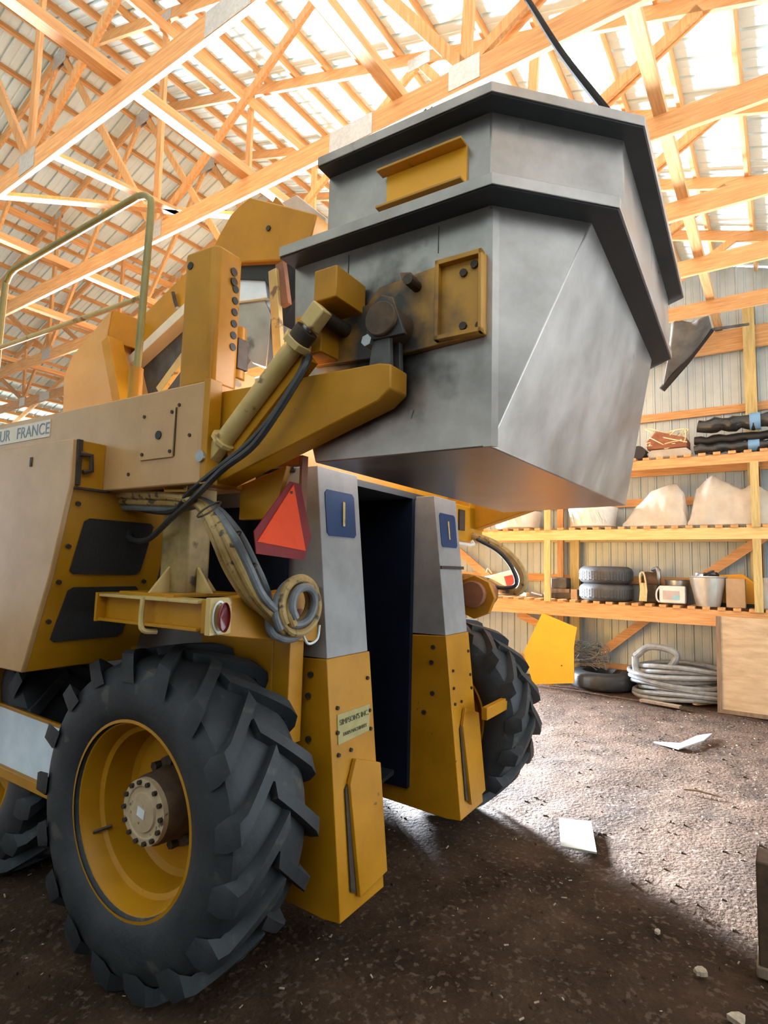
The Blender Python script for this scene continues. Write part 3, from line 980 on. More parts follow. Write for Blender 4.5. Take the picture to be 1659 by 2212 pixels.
def leg(x0, x1, nm_tag):
    zt, zm, zb = 2.30, 1.36, .22
    up = mp_('leg', G().prism([(leg_line(zm)+.008, zm), (leg_line(zt)+.008, zt), (2.75, zt), (2.75, zm)], 'X', x0+.012, x1-.006), 'grey_paint')
    lo = mp_('leg_casing', G().prism([(leg_line(zm), zm), (leg_line(zb), zb), (leg_line(zb)+.10, zb-.01), (2.42, zb+.03), (2.42, zm-.03)], 'X', x0, x1), 'yellow', up)
    # lower guard plate standing proud, with the dark slot beside it
    z0, z1 = .30, .78

    def ry(z):
        return leg_line(z)-.004
    g = G()
    xa, xb = x0+.10, x1+.002
    v = []
    for dy in (-.022, 0):
        for (x, z) in ((xa+.03, z0-.02), (xb, z0), (xb, z1+.03), (xa+.06, z1+.10), (xa, z1)):
            v.append((x, ry(z)+dy, z))
    g.add(v, [(0, 1, 2, 3, 4), (9, 8, 7, 6, 5)]+[(i, (i+1) % 5, 5+(i+1) % 5, 5+i) for i in range(5)])
    gp = mp_('guard_plate', g, 'yellow', up, .003)
    g = G()
    v = [(x, ry(z)+dy, z) for dy in (-.006, .002) for (x, z) in ((xa-.018, z0+.02), (xa+.02, z0), (xa, z1), (xa-.02, z1-.02))]
    g.add(v, [(0, 1, 2, 3), (7, 6, 5, 4)]+[(i, (i+1) % 4, 4+(i+1) % 4, 4+i) for i in range(4)])
    mp_('slot', g, 'bolt', up, 0)
    bolts(up, [(x, leg_line(z)-.002, z) for x, z in ((x1-.05, .33), (x1-.09, .32), (x0+.05, .92), (x0+.05, 1.02), (x1-.04, .98), (x1-.04, 1.07), (x0+.15, .92), (x1-.04, 1.23), (x0+.06, 1.13))], (0, -1, -.1), .010)
    bolts(up, [(x0-.002, y, z) for y, z in ((1.79, 1.28), (1.80, 1.18), (1.79, .98), (1.85, .85), (2.2, 1.25))], (-1, 0, 0), .016)
    # number plate: blue with a yellow 1
    zc = 2.07

    def pl(x, z, dy):
        return (x, leg_line(z)+.008+dy, z)
    xa, xb, h = x0+.06, x1-.055, .118
    c = .018
    out = [(xa+c, zc-h), (xb-c, zc-h), (xb, zc-h+c), (xb, zc+h-c), (xb-c, zc+h), (xa+c, zc+h), (xa, zc+h-c), (xa, zc-h+c)]
    n = len(out)
    g = G().add([pl(x, z, -.004) for x, z in out]+[pl(x, z, 0) for x, z in out], [tuple(range(n)), tuple(range(2*n-1, n-1, -1))]+[(i, (i+1) % n, n+(i+1) % n, n+i) for i in range(n)])
    mp_('number_plate', g, 'blue_plate', up, 0)
    me = text_mesh('numeral', 'I' if nm_tag else 'I', .19, 'cream', .0015)
    o = link('numeral', me, up, Vector(pl((xa+xb)/2+(.02 if nm_tag else .0), zc-.005, -.007))-ORG, (R(90)-.107, R(6) if nm_tag else R(1), 0))
    return up


lg = leg(2.25, 2.62, True)
lg2 = leg(3.54, 3.91, False)
mp_('strap', G().box(3.545, 3.91, leg_line(1.8)-.006, leg_line(1.8)+.002, 1.80, 1.822), 'bolt', lg2, 0)
# maker's tag on the left casing
zt = 1.02
g = G()
v = [(x, leg_line(z)+dy, z) for dy in (-.005, 0) for x, z in ((2.30, .965), (2.565, .975), (2.585, 1.10), (2.305, 1.10))]
g.add(v, [(0, 1, 2, 3), (7, 6, 5, 4)]+[(i, (i+1) % 4, 4+(i+1) % 4, 4+i) for i in range(4)])
mp_('maker_tag', g, 'tag_green', lg, 0)
for body, sz, z in (("SIMPSON'S INC.", .036, 1.062), ('FARM MACHINERY', .024, 1.005)):
    link('tag_lettering', text_mesh('tag_lettering', body, sz, 'ink_green', .001), lg, Vector((2.442, leg_line(z)-.007, z))-ORG, (R(90)-.107, R(-1), 0))

# tunnel between the legs: dark lining, roof, curtain and picking rods
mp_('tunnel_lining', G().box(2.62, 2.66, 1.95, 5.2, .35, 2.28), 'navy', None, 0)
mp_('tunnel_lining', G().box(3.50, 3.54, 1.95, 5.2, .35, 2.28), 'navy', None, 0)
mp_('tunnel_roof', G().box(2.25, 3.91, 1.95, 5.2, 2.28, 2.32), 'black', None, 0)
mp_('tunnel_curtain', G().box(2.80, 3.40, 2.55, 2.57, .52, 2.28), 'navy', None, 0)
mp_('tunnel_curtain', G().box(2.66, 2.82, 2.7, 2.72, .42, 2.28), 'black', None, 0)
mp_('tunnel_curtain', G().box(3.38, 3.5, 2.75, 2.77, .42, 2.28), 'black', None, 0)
g = G()
g.v = [(2.67+.03*math.sin(j*1.9), 1.97+.07*j, z) for z in (1.0, 2.2) for j in range(6)]
g.f = [(j, j+1, 7+j, 6+j) for j in range(5)]
k = mp_('side_curtain', g, 'blue_plate', None, 0)
for i in range(6):
    z = .62+.13*i
    mp_('picking_rod', G().tube(spline([(2.68, 2.2, z), (2.9, 2.5, z), (2.95, 3.2, z), (2.9, 4.2, z)], 5), .016, 6), 'black', None, 0)
for i in range(7):
    y = 2.05+.30*i
    mp_('catcher_plate', G().prism([(2.66, .42), (3.08, .36), (3.08, .38), (2.66, .45)], 'Y', y, y+.28), 'black', None, 0)
    mp_('catcher_plate', G().prism([(3.50, .42), (3.06, .37), (3.06, .39), (3.50, .45)], 'Y', y, y+.28), 'black', None, 0)

# ---- chassis side beams and cross beam
BZ0, BZ1 = 2.12, 2.545
bm_ = mp_('side_beam', G().box(1.58, 1.88, 1.86, 5.6, BZ0, BZ1), 'yellow_veiled', None, .008)
mp_('end_flange', G().box(1.575, 1.64, 1.826, 1.862, BZ0-.004, BZ1+.004), 'yellow', bm_, .003)
mp_('end_web', G().box(1.64, 1.88, 1.850, 1.862, BZ0, BZ1), 'yellow', bm_, 0)
bolts(bm_, [(1.68, 1.85, 2.45), (1.68, 1.85, 2.2)], (0, -1, 0), .012)
mp_('side_beam', G().box(4.28, 4.58, 1.86, 5.6, BZ0, BZ1), 'yellow', None, .008)
mp_('cross_beam', G().box(1.88, 4.28, 2.05, 2.35, 2.33, 2.54), 'yellow')
mp_('cross_beam', G().box(1.88, 4.28, 4.6, 4.9, 2.33, 2.54), 'yellow')
mp_('deck', G().box(1.88, 4.28, 2.35, 5.6, 2.50, 2.54), 'yellow')
a, b = PM(312, 893, X=1.58), PM(375, 985, X=1.58)
ap = mp_('access_plate', G().box(1.572, 1.58, b.y, a.y, b.z-.005, a.z), 'yellow_veiled', bm_, .002)
bolts(bm_, [(1.571, y, z) for y in (a.y-.015, b.y+.015) for z in (a.z-.02, b.z+.02)], (-1, 0, 0), .008, .004)
c = PM(343, 940, X=1.572)
bolts(bm_, [(1.569, c.y, c.z)], (-1, 0, 0), .019, .002, 'black', 16, 'lock_hole')
mp_('beam_seam', G().box(1.576, 1.58, b.y-.006, b.y-.002, b.z, a.z), 'bolt', bm_, 0)
for px, py in ((410, 940), (278, 1025), (388, 875)):
    c = PM(px, py, X=1.58)
    bolts(bm_, [(1.578, c.y, c.z)], (-1, 0, 0), .008, .003)
# decal with the maker's name along the beam
a, b = PM(-60, 930, X=1.579), PM(106, 962, X=1.579)
mp_('decal', G().box(1.5765, 1.58, b.y, b.y+.80, 2.425, 2.515), 'decal', bm_, 0)
for word, dy in (('VECTUR', .56), ('FRANCE', .165)):
    link('decal_lettering', text_mesh('decal_lettering', word, .088, 'ink', .0006), bm_, Vector((1.5755, b.y+dy, 2.468))-ORG, (R(90), 0, R(-90)))

# ---- side box (radiator housing) outside the beam
sb_poly = [(2.51, 2.335), (2.50, 2.13), (2.605, 1.74), (2.775, 1.29), (4.35, 1.29), (4.35, 2.335)]
sb = mp_('side_box', G().prism(sb_poly, 'X', 1.415, 1.44), 'yellow_veiled', None, .006)
rp = [(2.503, 2.125), (2.605, 1.74), (2.770, 1.292)]
g = G()
v = []
for y, z in rp:
    v += [(1.435, y+.004, z), (1.98, y+.004, z), (1.435, y+.03, z), (1.98, y+.03, z)]
g.add(v, [(0, 4, 5, 1), (4, 8, 9, 5), (2, 3, 7, 6), (6, 7, 11, 10), (0, 1, 3, 2), (8, 10, 11, 9), (0, 2, 6, 4), (4, 6, 10, 8), (1, 5, 7, 3), (5, 9, 11, 7)])
mp_('rear_plate', g, 'yellow', sb, .003)
mp_('box_floor', G().box(1.43, 1.98, 2.78, 4.35, 1.29, 1.31), 'yellow', sb, 0)
mp_('box_inner', G().box(1.95, 1.98, 2.75, 4.35, 1.30, 2.12), 'yellow', sb, 0)


def on_plate(x, z):
    y = 2.503+(2.125-z)*(.102/.385) if z > 1.74 else 2.605+(1.74-z)*(.165/.448)
    return (x, y-.001, z)


for z0, z1 in ((1.735, 1.99), (1.42, 1.675)):
    cs = [(1.50, z0), (1.86, z0), (1.88, z1), (1.52, z1)]
    rr = []
    for i, (x, z) in enumerate(cs):
        px_, pz_ = cs[i-1]
        qx, qz = cs[(i+1) % 4]
        t = .06
        rr += [(x+(px_-x)*t, z+(pz_-z)*t), (x+(qx-x)*t, z+(qz-z)*t)]
    n = len(rr)
    p0 = [Vector(on_plate(x, z)) for x, z in rr]
    g = G().add([p+Vector((0, -.004, 0)) for p in p0]+[p+Vector((0, .006, 0)) for p in p0], [tuple(range(n)), tuple(range(2*n-1, n-1, -1))]+[(i, (i+1) % n, n+(i+1) % n, n+i) for i in range(n)])
    mp_('vent_screen', g, 'mesh_dark', sb, 0)
bolts(sb, [on_plate(x, z) for x, z in ((1.47, 2.05), (1.47, 1.86), (1.465, 1.70), (1.47, 1.52), (1.78, 2.06), (1.9, 1.70))], (0, -1, -.3), .011)
mp_('hinge_bracket', G().box(1.435, 1.58, 2.515, 2.535, 2.12, 2.335), 'yellow', sb, .003)
mp_('hinge', G().box(1.437, 1.462, 2.50, 2.515, 2.13, 2.335), 'bolt', sb, .002)
mp_('hinge_latch', G().tube([(1.45, 2.50, 2.27), (1.50, 2.495, 2.27), (1.505, 2.495, 2.20), (1.47, 2.50, 2.19)], .012, 6), 'bolt', sb, 0)
mp_('bracket_lip', G().box(1.435, 1.60, 2.49, 2.535, 2.112, 2.122), 'bolt', sb, 0)
c = PM(68, 998, X=1.415)
mp_('latch_hole', G().box(1.411, 1.416, c.y-.009, c.y+.009, c.z-.022, c.z+.022), 'bolt', sb, 0)

# lower side panel between the wheels
lp = mp_('lower_panel', G().prism([(2.95, .62), (3.70, .645), (3.70, .955), (2.95, .925)], 'X', 1.77, 1.785), 'white_drum', None, 0)
mp_('panel_rail', G().bar((1.77, 2.95, .60), (1.77, 3.8, .625), .05, .055), 'yellow', lp)
mp_('panel_rail', G().bar((1.775, 2.95, .935), (1.775, 3.72, .965), .02, .02), 'yellow', lp)
mp_('panel_post', G().box(1.74, 1.80, 3.70, 3.78, .60, 1.29), 'yellow', lp)
# unseen far-side box and skirts, added to stop light passing under the machine
fs = mp_('far_stop_box', G().prism([(MXC-1.44, 2.3), (MXC-1.44, 1.29), (MXC-1.98, 1.29), (MXC-1.98, 2.3)], 'Y', 2.6, 4.5), 'yellow')
mp_('far_light_stop', G().box(3.93, 3.96, 2.1, 5.4, .12, 2.2), 'yellow', fs, 0)
mp_('far_light_stop', G().box(3.96, 4.5, 3.0, 3.9, .15, 1.29), 'yellow', fs, 0)
mp_('near_skirt', G().box(2.205, 2.235, 2.4, 5.4, .22, 1.5), 'grey_paint', lp, 0)
mp_('front_apron', G().box(2.2, 3.95, 5.2, 5.24, .2, 2.2), 'black', fs, 0)

# ---- levelling post over the left rear wheel, axle beam, lamp
lv = mp_('levelling_post', G().prism([(1.79, 2.16), (1.91, 2.16), (1.94, 2.19), (1.94, 2.31), (1.91, 2.34), (1.79, 2.34), (1.76, 2.31), (1.76, 2.19)], 'Z', 1.66, 2.13), 'post_dirty', None, .006)
mp_('base_plate', G().box(1.66, 2.06, 2.08, 2.46, 1.648, 1.664), 'yellow', lv, .002)
for s in (-1, 1):
    mp_('gusset', G().prism([(2.25+s*.09, 1.664), (2.25+s*.19, 1.664), (2.25+s*.09, 1.78)], 'X', 1.845, 1.86), 'cream', lv, 0)
    mp_('gusset', G().prism([(1.85+s*.09, 1.664), (1.85+s*.19, 1.664), (1.85+s*.09, 1.78)], 'Y', 2.24, 2.255), 'cream', lv, 0)
ax_ = mp_('axle_beam', G().prism([(1.62, 1.655), (1.62, 1.52), (1.95, 1.47), (2.25, 1.44), (2.25, 1.70)], 'Y', 1.76, 1.86), 'yellow')
mp_('side_channel', G().box(1.64, 1.655, 1.86, 2.53, 1.535, 1.645), 'yellow', ax_, .002)
mp_('channel_flange', G().box(1.60, 1.72, 1.86, 2.53, 1.637, 1.650), 'cream', ax_, .002)
mp_('channel_flange', G().box(1.60, 1.70, 1.86, 2.53, 1.528, 1.540), 'yellow', ax_, .002)
mp_('channel_end', G().box(1.59, 1.72, 2.52, 2.535, 1.525, 1.655), 'yellow', ax_, .002)
mp_('u_bolt', G().tube(spline([(1.60, 2.20, 1.65), (1.595, 2.20, 1.56), (1.60, 2.19, 1.51), (1.66, 2.18, 1.50)], 4), .012, 8), 'cream', ax_, 0)
lpn = mp_('lamp_plate', G().box(1.555, 1.665, 1.735, 1.762, 1.525, 1.668), 'cream', ax_, .003)
mp_('tail_lamp', G().lathe([(0, .001), (-.006, .02), (-.012, .034), (-.024, .036), (-.026, .034)], (1.60, 1.725, 1.595), 'Y', 20).squash(1.6, 1.595, .8, 1.60), 'red_lamp', lpn, 0)
mp_('lamp_bezel', G().lathe([(0, .040), (-.004, .042), (-.006, .036)], (1.60, 1.735, 1.595), 'Y', 24).squash(1.5, 1.595, .85, 1.60), 'white_plastic', lpn, 0)
mp_('axle_stay', G().box(2.10, 2.20, 1.80, 1.9, .98, 1.46), 'yellow', ax_, .004)
mp_('reflector', G().box(1.93, 2.12, 1.748, 1.758, 1.52, 1.60), 'rust_red', ax_, 0)
mp_('wheel_arm', G().box(2.10, 2.24, 1.9, 2.4, .6, 1.5), 'yellow', ax_, .01)
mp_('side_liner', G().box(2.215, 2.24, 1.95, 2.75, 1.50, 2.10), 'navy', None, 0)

# ---- drilled guide column, stub behind it, handrail
gc = G().prism([(1.60, 1.88), (1.62, 1.86), (1.74, 1.86), (1.76, 1.88), (1.76, 2.06), (1.74, 2.08), (1.63, 2.08), (1.60, 2.05)], 'Z', BZ1, 3.15)
col = mp_('guide_column', gc, 'yellow', None, .012)
bolts(col, [(1.715, 1.859, 3.045-.052*i) for i in range(1, 7)], (0, -1, 0), .0165, .003, 'black', 16, 'column_hole')
bolts(col, [(1.70, 1.859, 3.065), (1.70, 1.855, 3.02)], (0, -1, 0), .018, .004, 'bolt', 14, 'column_hole')
c = PM(414, 574, X=1.60)
bolts(col, [(1.599, 2.02, c.z)], (-1, 0, 0), .017, .003, 'black', 16, 'column_hole')
mp_('column_sleeve', G().prism([(1.77, 1.90), (1.90, 1.90), (1.90, 2.05), (1.77, 2.05)], 'Z', BZ1, 2.66), 'cream', col)
mp_('column_pin', G().cyl((1.80, 1.93, 2.62), (1.80, 1.93, 2.86), .045, 14), 'yellow', col)
mp_('column_bracket', G().box(1.765, 1.83, 1.88, 1.93, 2.66, 2.80), 'bolt', col, .004)
hr = [(1.63, 2.40, BZ1-.01), (1.63, 2.385, 3.0), (1.63, 2.37, 3.46), (1.63, 2.39, 3.54), (1.63, 2.46, 3.575), (1.63, 2.6, 3.573), (1.63, 3.5, 3.52), (1.63, 3.66, 3.505), (1.63, 3.72, 3.46), (1.63, 3.74, 3.36), (1.63, 3.76, BZ1)]
hrl = mp_('handrail', G().tube(spline(hr, 5), .0175, 12), 'rail_olive', None, 0)
mp_('mid_rail', G().tube([(1.63, 2.39, 3.045), (1.63, 3.74, 3.045)], .0135, 10), 'cream', hrl, 0)
mp_('rail_socket', G().cyl((1.63, 2.40, BZ1), (1.63, 2.40, 2.70), .032, 12), 'yellow', hrl, 0)

# ---- hood and rising conveyor on the deck
a = [PM(*p, X=1.95) for p in ((135, 905), (138, 815), (155, 770), (238, 672), (240, 668), (228, 735), (255, 860))]
hd = mp_('conveyor_hood', G().prism([(p.y, p.z) for p in a], 'X', 1.95, 2.50), 'yellow_mid', None, .006)
b = [PM(*p, X=1.95) for p in ((240, 668), (228, 735), (255, 862))]
g = G()
v = [(1.96, b[0].y-.01, b[0].z), (1.96, b[1].y-.01, b[1].z), (2.12, b[1].y-.10, b[1].z-.02), (2.25, b[0].y-.16, b[0].z-.06)]
g.add(v+[(x, y+.02, z) for x, y, z in v], [(0, 1, 2, 3), (7, 6, 5, 4), (0, 4, 5, 1), (1, 5, 6, 2), (2, 6, 7, 3), (3, 7, 4, 0)])
mp_('hood_end', g, 'yellow', hd, .002)
mp_('hood_post', G().bar((1.98, b[1].y-.02, b[1].z), (1.98, b[2].y-.03, b[2].z-.06), .10, .07, up=(0, 1, 0)), 'yellow', hd, .004)
cv = [PM(*p, X=2.12) for p in ((258, 800), (262, 770), (330, 690), (368, 665), (402, 590), (470, 520), (470, 600), (396, 690), (387, 660))]
cv = [PM(*p, X=2.12) for p in ((255, 800), (258, 742), (300, 690), (390, 600), (470, 525), (470, 590), (392, 668))]
cn = mp_('conveyor_side', G().prism([(p.y, p.z) for p in cv], 'X', 2.12, 2.14), 'yellow', None, .003)
q0, q1 = PM(262, 808, X=2.12), PM(480, 605, X=2.12)
mp_('conveyor_flange', G().bar((2.13, q0.y, q0.z), (2.13, q1.y, q1.z), .09, .06, up=(0, 1, 1)), 'decal', cn, .003)  # pale tone paints light onto the flange
r0, r1 = PM(262, 880, X=2.16), PM(480, 690, X=2.16)
mp_('conveyor_belt_cover', G().prism([(q0.y, q0.z-.03), (q1.y, q1.z-.03), (r1.y, r1.z), (r0.y-.35, r0.z-.12), (r0.y, r0.z-.12)], 'X', 2.17, 2.5), 'galv_dark', cn, 0)
s0, s1 = PM(345, 845, X=2.0), PM(400, 770, X=2.0)
mp_('conveyor_strut', G().bar((2.0, s0.y, s0.z), (2.0, s1.y, s1.z), .03, .05, up=(0, 1, 1)), 'cream', cn, .003)
mp_('cable', G().tube(spline([PM(*p, X=2.1) for p in ((374, 632), (378, 650), (383, 665))], 4), .012, 6), 'bolt', cn, 0)

# conveyor head beside the hopper
a = [PM(*p, X=2.02) for p in ((492, 568), (455, 545), (466, 520), (497, 465), (515, 445), (540, 425), (600, 440), (684, 462), (671, 512), (640, 560))]
ch = mp_('conveyor_head', G().prism([(p.y, p.z) for p in a], 'X', 2.02, 2.42), 'yellow', None, .008)
b = [PM(*p, X=2.02) for p in ((560, 428), (572, 405), (600, 436))]
mp_('head_fin', G().prism([(p.y, p.z) for p in b], 'X', 2.10, 2.13), 'yellow', ch, .002)
b = [PM(*p, X=2.5) for p in ((602, 440), (640, 420), (705, 470), (705, 500), (620, 500))]
mp_('head_cover', G().prism([(p.y, p.z) for p in b], 'X', 2.5, 2.8), 'galvanised', ch, .006)
c = PM(581, 494, X=2.02)
bolts(ch, [(2.018, c.y, c.z)], (-1, 0, 0), .014, .006)
b = [PM(*p, X=2.06) for p in ((480, 570), (640, 565), (640, 640), (606, 700), (590, 640), (572, 604), (480, 600))]
mp_('fan_housing', G().prism([(p.y, p.z) for p in b], 'X', 2.06, 2.3), 'black', ch, .004)
b = [PM(*p, X=2.08) for p in ((478, 602), (540, 597), (573, 606), (577, 643), (478, 656))]
mp_('drum_panel', G().prism([(p.y, p.z) for p in b], 'X', 2.08, 2.12), 'white_drum', ch, .003)
b = [PM(*p, X=2.15) for p in ((470, 650), (580, 640), (600, 690), (590, 800), (560, 790), (520, 740), (470, 690))]
mp_('discharge_chute', G().prism([(p.y, p.z) for p in b], 'X', 2.10, 2.4), 'galvanised', ch, .004)
s0, s1 = PM(592, 585, X=1.98), PM(603, 770, X=1.98)
mp_('head_strut', G().bar((1.98, s0.y, s0.z), (1.98, s1.y, s1.z), .03, .05, up=(0, 1, 0)), 'cream', ch, .003)
s0, s1 = PM(607, 570, X=2.0), PM(618, 660, X=2.0)
mp_('head_bracket', G().bar((2.0, s0.y, s0.z), (2.0, s1.y, s1.z), .03, .05, up=(0, 1, 0)), 'rust_red', ch, .003)
mp_('head_back', G().box(2.4, 2.45, 1.55, 1.9, 2.6, 3.3), 'black', ch, 0)

# ---- the hopper
HX0, HX1 = 1.80, 3.93
LZ, BZ, TZ = 3.072, 2.21, 3.44       # ledge, bottom, top
A0, A1 = (HX0, .714), (2.08, .435)
LOW_TOP = [(HX0, 1.60), A0, A1, (3.65, .435), (HX1, .714), (HX1, 1.60)]
v = [(x, y, LZ) for x, y in LOW_TOP]+[(HX0, .714, BZ), (HX1, .640, BZ+.02), (HX1, 1.45, BZ), (HX0, 1.45, BZ), (HX0, 1.58, 2.62), (HX1, 1.58, 2.62)]
f = [(0, 1, 6, 9, 10), (1, 2, 6), (2, 3, 7, 6), (3, 4, 7), (4, 5, 11, 8, 7), (6, 7, 8, 9), (9, 8, 11, 10), (0, 10, 11, 5), (0, 5, 4, 3, 2, 1)]
hop = mp_('hopper', G().add(v, f), 'galvanised', None, .005, 20)
UP = [(HX0+.012, 1.44), (HX0+.012, .722), (2.19, .345), (3.66, .345), (HX1-.012, .70), (HX1-.012, 1.44)]
n = len(UP)
ug = G()
ug.v = [(x, y, LZ-.01) for x, y in UP]+[(x, y, TZ) for x, y in UP]+[(x*.97+2.86*.03, y*.95+.95*.05, TZ) for x, y in UP]+[(x*.9+2.86*.1, y*.85+.95*.15, LZ+.1) for x, y in UP]
ug.f = [(k*n+i, k*n+(i+1) % n, (k+1)*n+(i+1) % n, (k+1)*n+i) for k in range(3) for i in range(n)]+[tuple(3*n+i for i in range(n))]
mp_('hopper_upper', ug, 'galvanised', hop, .004, 20)


def lip(poly, out, z0, z1, name, m, parent, inset=0.0):
    """angle-iron lip running round the open polygon, projecting outwards"""
    P = [Vector((x, y)) for x, y in poly]
    k = len(P)
    nr = []
    for i in range(k):
        ns = []
        for a, b in ((i-1, i), (i, i+1)):
            if 0 <= a and b < k:
                d = (P[b]-P[a]).normalized()
                ns.append(Vector((d.y, -d.x)))
        s = sum(ns, Vector((0, 0)))
        s = s/len(ns)
        nr.append(s/max(s.length_squared, .3))
    g = G()
    for p, q in zip(P, nr):
        o_, i_ = p+q*out, p-q*.02
        g.v += [(i_.x, i_.y, z0), (o_.x, o_.y, z0), (o_.x, o_.y, z1), (i_.x, i_.y, z1)]
    g.f = [(i*4+j, i*4+(j+1) % 4, i*4+4+(j+1) % 4, i*4+4+j) for i in range(k-1) for j in range(4)]+[(0, 1, 2, 3), (4*k-1, 4*k-2, 4*k-3, 4*k-4)]
    return mp_(name, g, m, parent, .002, 20)


lip(UP, .080, TZ-.016, TZ+.022, 'rim_lip', 'galvanised', hop)
lip(UP, .074, TZ-.021, TZ-.0165, 'rim_shade', 'black', hop)  # black strip painting the shade under the rim lip
lip(LOW_TOP, .100, LZ-.008, LZ+.034, 'ledge_lip', 'galvanised', hop)
lip(LOW_TOP, .094, LZ-.013, LZ-.0085, 'ledge_shade', 'black', hop)  # shade below the ledge, put in as a black strip
mp_('seam_strip', G().box(1.797, 1.801, 1.315, 1.3175, 2.78, LZ-.03), 'galv_dark', hop, 0)
mp_('seam_strip', G().box(1.797, 1.801, .915, .917, 2.94, LZ-.03), 'galv_dark', hop, 0)
mp_('corner_angle', G().prism([(1.795, .735), (1.795, .706), (1.815, .69), (1.818, .70), (1.802, .715), (1.802, .735)], 'Z', BZ+.0, LZ-.03), 'galvanised', hop, 0)
mp_('dent_mark', G().bar((1.798, 1.02, 2.34), (1.797, 1.01, 2.37), .004, .012), 'steel', hop, 0)
# yellow channel on the upper side
cy0, cy1, cz0, cz1 = .805, 1.150, 3.165, 3.325
cy0, cy1 = .81, 1.145
chn = mp_('stiffener_channel', G().box(1.800, 1.812, cy0, cy1, cz0, cz1), 'yellow_clean', hop, 0)
mp_('channel_flange', G().box(1.752, 1.800, cy0, cy1+.02, cz1-.010, cz1), 'yellow_grease', hop, .002)
mp_('channel_flange', G().box(1.752, 1.800, cy0, cy1+.02, cz0, cz0+.010), 'yellow_grease', hop, .002)
g = G()
for i in range(40):
    t = random.random()
    p = (Vector((1.76, .68, TZ+.02))*(1-t)+Vector((2.15, .29, TZ+.02))*t) if i % 2 else Vector((1.75, .7+.7*t, TZ+.02))
    p = p+Vector((random.uniform(0, .03), random.uniform(0, .03), 0))
    g.bar(p, p+Vector((random.uniform(-.02, .02), random.uniform(-.02, .02), random.uniform(.002, .010))), .012, .006)
db = mp_('leaf_debris', g, 'bolt', hop, 0)
db['kind'] = 'stuff'

# side plate and pivot on the hopper's side
plate = [(1.46, 2.60), (1.46, 2.765), (1.36, 2.775), (1.20, 2.80), (1.15, 2.855), (.90, 2.876), (.725, 2.880), (.725, 2.592), (1.06, 2.574)]
sp_ = mp_('pivot_plate', G().prism(plate, 'X', 1.77, 1.799), 'yellow_grease', hop, .004)
for y0, y1, z0, z1 in ((.725, .90, 2.862, 2.880), (.725, .90, 2.590, 2.606), (.725, .737, 2.59, 2.88), (.885, .90, 2.59, 2.88)):
    mp_('pocket_rib', G().box(1.742, 1.771, y0, y1, z0, z1), 'yellow_grease', sp_, .002)
bolts(hop, [(1.768, y, z) for y, z in ((.80, 2.82), (.80, 2.63), (.74, 2.62), (.76, 2.84))], (-1, 0, 0), .014)
mp_('block', G().box(1.60, 1.79, 1.222, 1.325, 2.765, 2.885), 'yellow', sp_, .005)
mp_('block', G().box(1.66, 1.79, 1.33, 1.46, 2.60, 2.76), 'yellow', sp_, .005)
mp_('block_pin', G().cyl((1.585, 1.30, 2.715), (1.78, 1.30, 2.715), .028, 16), 'bolt', sp_, 0)
pb = mp_('pivot_bearing', G().cyl((1.64, 1.06, 2.665), (1.80, 1.06, 2.665), .062, 24), 'hub_brown', sp_, .004)
mp_('pivot_cheek', G().prism([(.97, 2.60), (1.02, 2.74), (1.07, 2.76), (1.12, 2.72), (1.13, 2.60)], 'X', 1.66, 1.68), 'yellow_grease', sp_, .003)
mp_('latch_bolt', G().cyl((1.70, .985, 2.815), (1.78, .985, 2.815), .020, 10), 'bolt', sp_, 0)
mp_('latch_bracket', G().prism([(.97, 2.80), (1.02, 2.83), (1.03, 2.86), (.985, 2.85)], 'X', 1.72, 1.78), 'yellow_grease', sp_, .002)

# lift arm from the chassis to the pivot (and its twin on the far side)
armp = [(1.90, 2.52), (1.07, 2.512), (1.02, 2.50), (1.02, 2.415), (1.07, 2.375), (1.90, 2.115)]
for x0, x1 in ((1.66, 1.775), (4.385, 4.50)):
    am = mp_('lift_arm', G().prism(armp, 'X', x0, x1), 'yellow', None, .006)
    mp_('arm_yoke', G().prism([(1.03, 2.50), (1.12, 2.50), (1.10, 2.66), (1.04, 2.67)], 'X', x0+.01, x0+.035), 'galv_dark', am, .003)
    mp_('arm_yoke', G().prism([(1.03, 2.50), (1.12, 2.50), (1.10, 2.66), (1.04, 2.67)], 'X', x1-.035, x1-.01), 'galv_dark', am, .003)
    mp_('yoke_nut', G().cyl((x0-.01, 1.12, 2.60), (x0+.04, 1.12, 2.60), .022, 6), 'steel', am, 0)
mp_('arm_brace', G().prism([(1.86, 2.14), (1.60, 2.21), (1.66, 1.99), (1.86, 1.99)], 'X', 1.80, 1.83), 'yellow', None, .003)

# hydraulic cylinder
p0, p1 = PM(478, 960, X=1.62), PM(643, 740, X=1.60)
p2 = Vector((1.60, 1.30, 2.715))
cy = mp_('hydraulic_cylinder', G().cyl(p0, p1, .038, 24), 'cream', None, 0)
d = (p1-p0).normalized()
mp_('cylinder_gland', G().cyl(p1-d*.015, p1+d*.012, .062, 6), 'cream', cy, .002)
mp_('cylinder_neck', G().cyl(p1+d*.01, p1+d*.06, .045, 14), 'bolt', cy, 0)
mp_('cylinder_rod', G().cyl(p1, p2, .022, 12), 'steel', cy, 0)
mp_('rod_clevis', G().bar(p1+d*.07, p2+d*.03, .07, .055, up=(1, 0, 0)), 'cream', cy, .006)
mp_('feed_pipe', G().cyl(p0+Vector((.02, .035, .03)), p1+Vector((.02, .035, .03)), .012, 8), 'bolt', cy, 0)
mp_('tie_bar', G().bar(p0+Vector((.05, -.02, -.045)), p1+Vector((.05, -.02, -.045)), .06, .05), 'yellow', cy, .003)
mp_('cylinder_foot', G().bar(p0+d*.02, p0-d*.09, .05, .06), 'cream', cy, .004)
mp_('foot_flange', G().cyl(p0+d*.015, p0+d*.03, .056, 10), 'cream', cy, 0)
